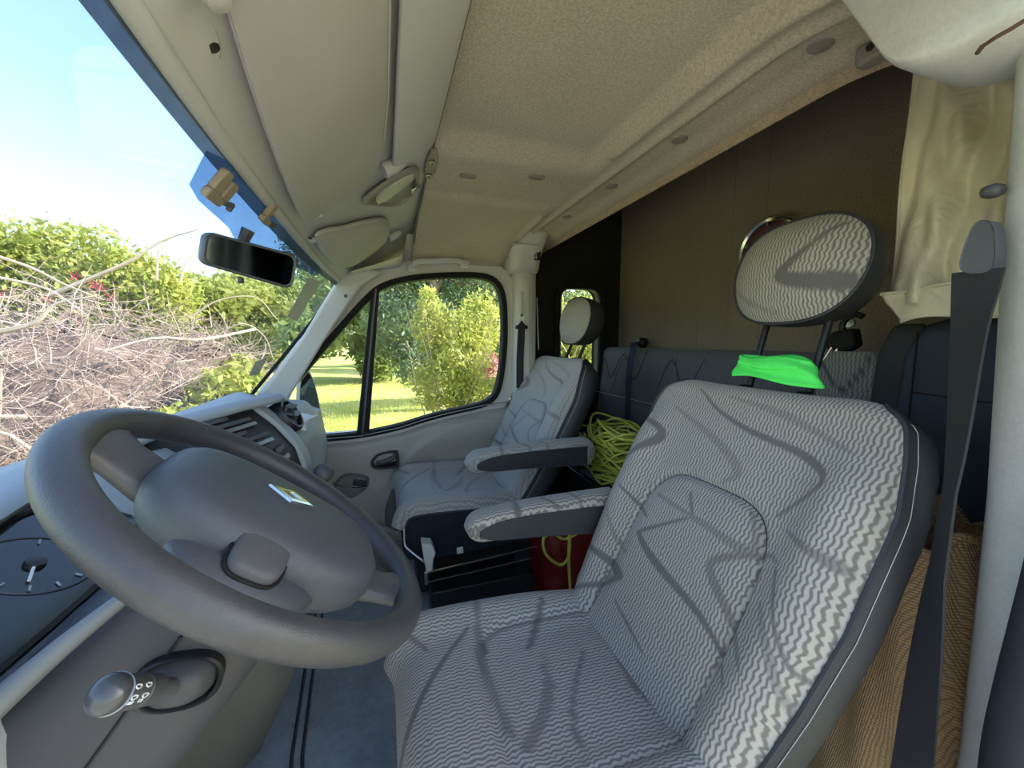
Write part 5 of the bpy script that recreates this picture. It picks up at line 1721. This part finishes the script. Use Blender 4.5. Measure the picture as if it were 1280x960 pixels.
# close trees and shrubs seen through the door window
trunk_r = .20
x5 = at(540, 380, Y=8.5)
tree('dark needled tree with thick trunk beyond the passenger window', 'tree', [at(500, 400, Y=8.6).tolist() + [.75, .6, .9], at(490, 350, Y=8.6).tolist() + [.9, .7, .9], at(585, 350, Y=8.8).tolist() + [1.1, .7, 1.0], at(560, 320, Y=8.8).tolist() + [1.0, .7, .7], at(520, 455, Y=8.4).tolist() + [.50, .5, .50], at(620, 400, Y=9.2).tolist() + [.8, .6, .9], at(700, 380, Y=9.2).tolist() + [1.0, .6, 1.2]],
     26000, .06, L_PINE, [(x5[0], 8.5, GROUND), (x5[0] - .05, 8.45, .2), (x5[0] + .1, 8.45, 2.2)], 41, .3)
trunk_r = .03
ysb = thing('yellow_shrub', 'sunlit yellow green shrub with thin upright stems outside the passenger window', 'shrub', (1.55, 5.2, GROUND))
o = obj('foliage', leaves(9500, [at(540, 410, Y=5.1).tolist() + [.26, .3, .42], at(575, 440, Y=5.0).tolist() + [.42, .4, .55], at(600, 405, Y=5.2).tolist() + [.3, .3, .45], at(555, 480, Y=5.0).tolist() + [.42, .35, .35], at(600, 495, Y=5.0).tolist() + [.4, .35, .3], at(535, 385, Y=5.1).tolist() + [.14, .2, .3]], .034, 21), L_YG, ysb, smooth=False); o['kind'] = 'stuff'
gg = np.random.default_rng(12)
for k in range(22):
    b = at(gg.uniform(545, 590), 545, Y=5.0); b[2] = GROUND
    e = at(gg.uniform(505, 625), gg.uniform(375, 430), Y=5.0 + gg.uniform(-.2, .2))
    obj('stem', MB().tube(spline([b, (b + e) / 2 + gg.normal(0, .05, 3), e], 8), [.011 - .001 * i for i in range(9)], 5), M_BRANCH, ysb)
rs = thing('rose_shrub', 'small pink flowered shrub at the right edge of the passenger window', 'shrub', at(612, 500, Y=5.6))
o = obj('foliage', leaves(700, [at(610, 455, Y=5.6).tolist() + [.16, .2, .25]], .035, 23), leaf_mat('petal_pink', 'b06a80', 'c890a0', .3, 6), rs, smooth=False); o['kind'] = 'stuff'
obj('stem', twigs(16, lambda g: (at(612, 520, Y=5.6) + g.normal(0, .06, 3), (g.normal(0, .2), 0, 1), .7, .006), 24, 4), M_TWIGD, rs, smooth=False)
rsb = thing('yellow_shrub', 'yellow leaved shrub filling the small rear side window', 'shrub', at(725, 560, Y=4.4))
c = at(725, 430, Y=4.4)
o = obj('foliage', leaves(9000, [c.tolist() + [.5, .4, .6], at(735, 480, Y=4.3).tolist() + [.5, .4, .5], at(700, 450, Y=4.6).tolist() + [.5, .4, .6], at(740, 400, Y=4.6).tolist() + [.4, .4, .25]], .040, 27), L_YG, rsb, smooth=False); o['kind'] = 'stuff'
obj('stem', twigs(40, lambda g: (c + np.array((g.normal(0, .3), g.normal(0, .2), -1.2)), (g.normal(0, .2), 0, 1), 1.6, .012), 28, 5), M_BRANCH, rsb, smooth=False)
trunk_r = .2
for u, v, Y, lab in ((690, 370, 14, 'dark green tree behind the yellow shrub beyond the rear side window'), (600, 300, 19.5, 'broad green tree backing the passenger window'), (530, 310, 25, 'tall green tree behind the dark needled tree')):
    far_tree(lab, u, v, Y, 2.3, L_G, 9000, 50 + u)

# grass tufts on the near lawn
g_ = np.random.default_rng(77)
n = 42000
V = np.empty((n * 3, 3))
y = 2.6 + 14 * g_.uniform(0, 1, n) ** 1.4
x = y * g_.uniform(-.36, .52, n) + g_.normal(0, .2, n)
h = g_.uniform(.05, .16, n)
a = g_.uniform(0, 2 * PI, n)
V[0::3] = np.stack([x - .006 * np.cos(a), y - .006 * np.sin(a), np.full(n, GROUND - .02)], 1)
V[1::3] = np.stack([x + .006 * np.cos(a), y + .006 * np.sin(a), np.full(n, GROUND - .02)], 1)
V[2::3] = np.stack([x + g_.normal(0, .04, n), y + g_.normal(0, .04, n), GROUND + h], 1)
m = MB(); m.v = [tuple(p) for p in V.tolist()]; m.f = [(3 * i, 3 * i + 1, 3 * i + 2) for i in range(n)]
tag(obj('grass', m, leaf_mat('grass_blade', 'a0a850', 'd4d084', .45, 1.5), smooth=False), 'sunlit yellow green lawn grass beyond the passenger door', 'grass', kind='stuff')
for o in list(COL.objects):
    if '_local' in o.keys(): del o['_local']
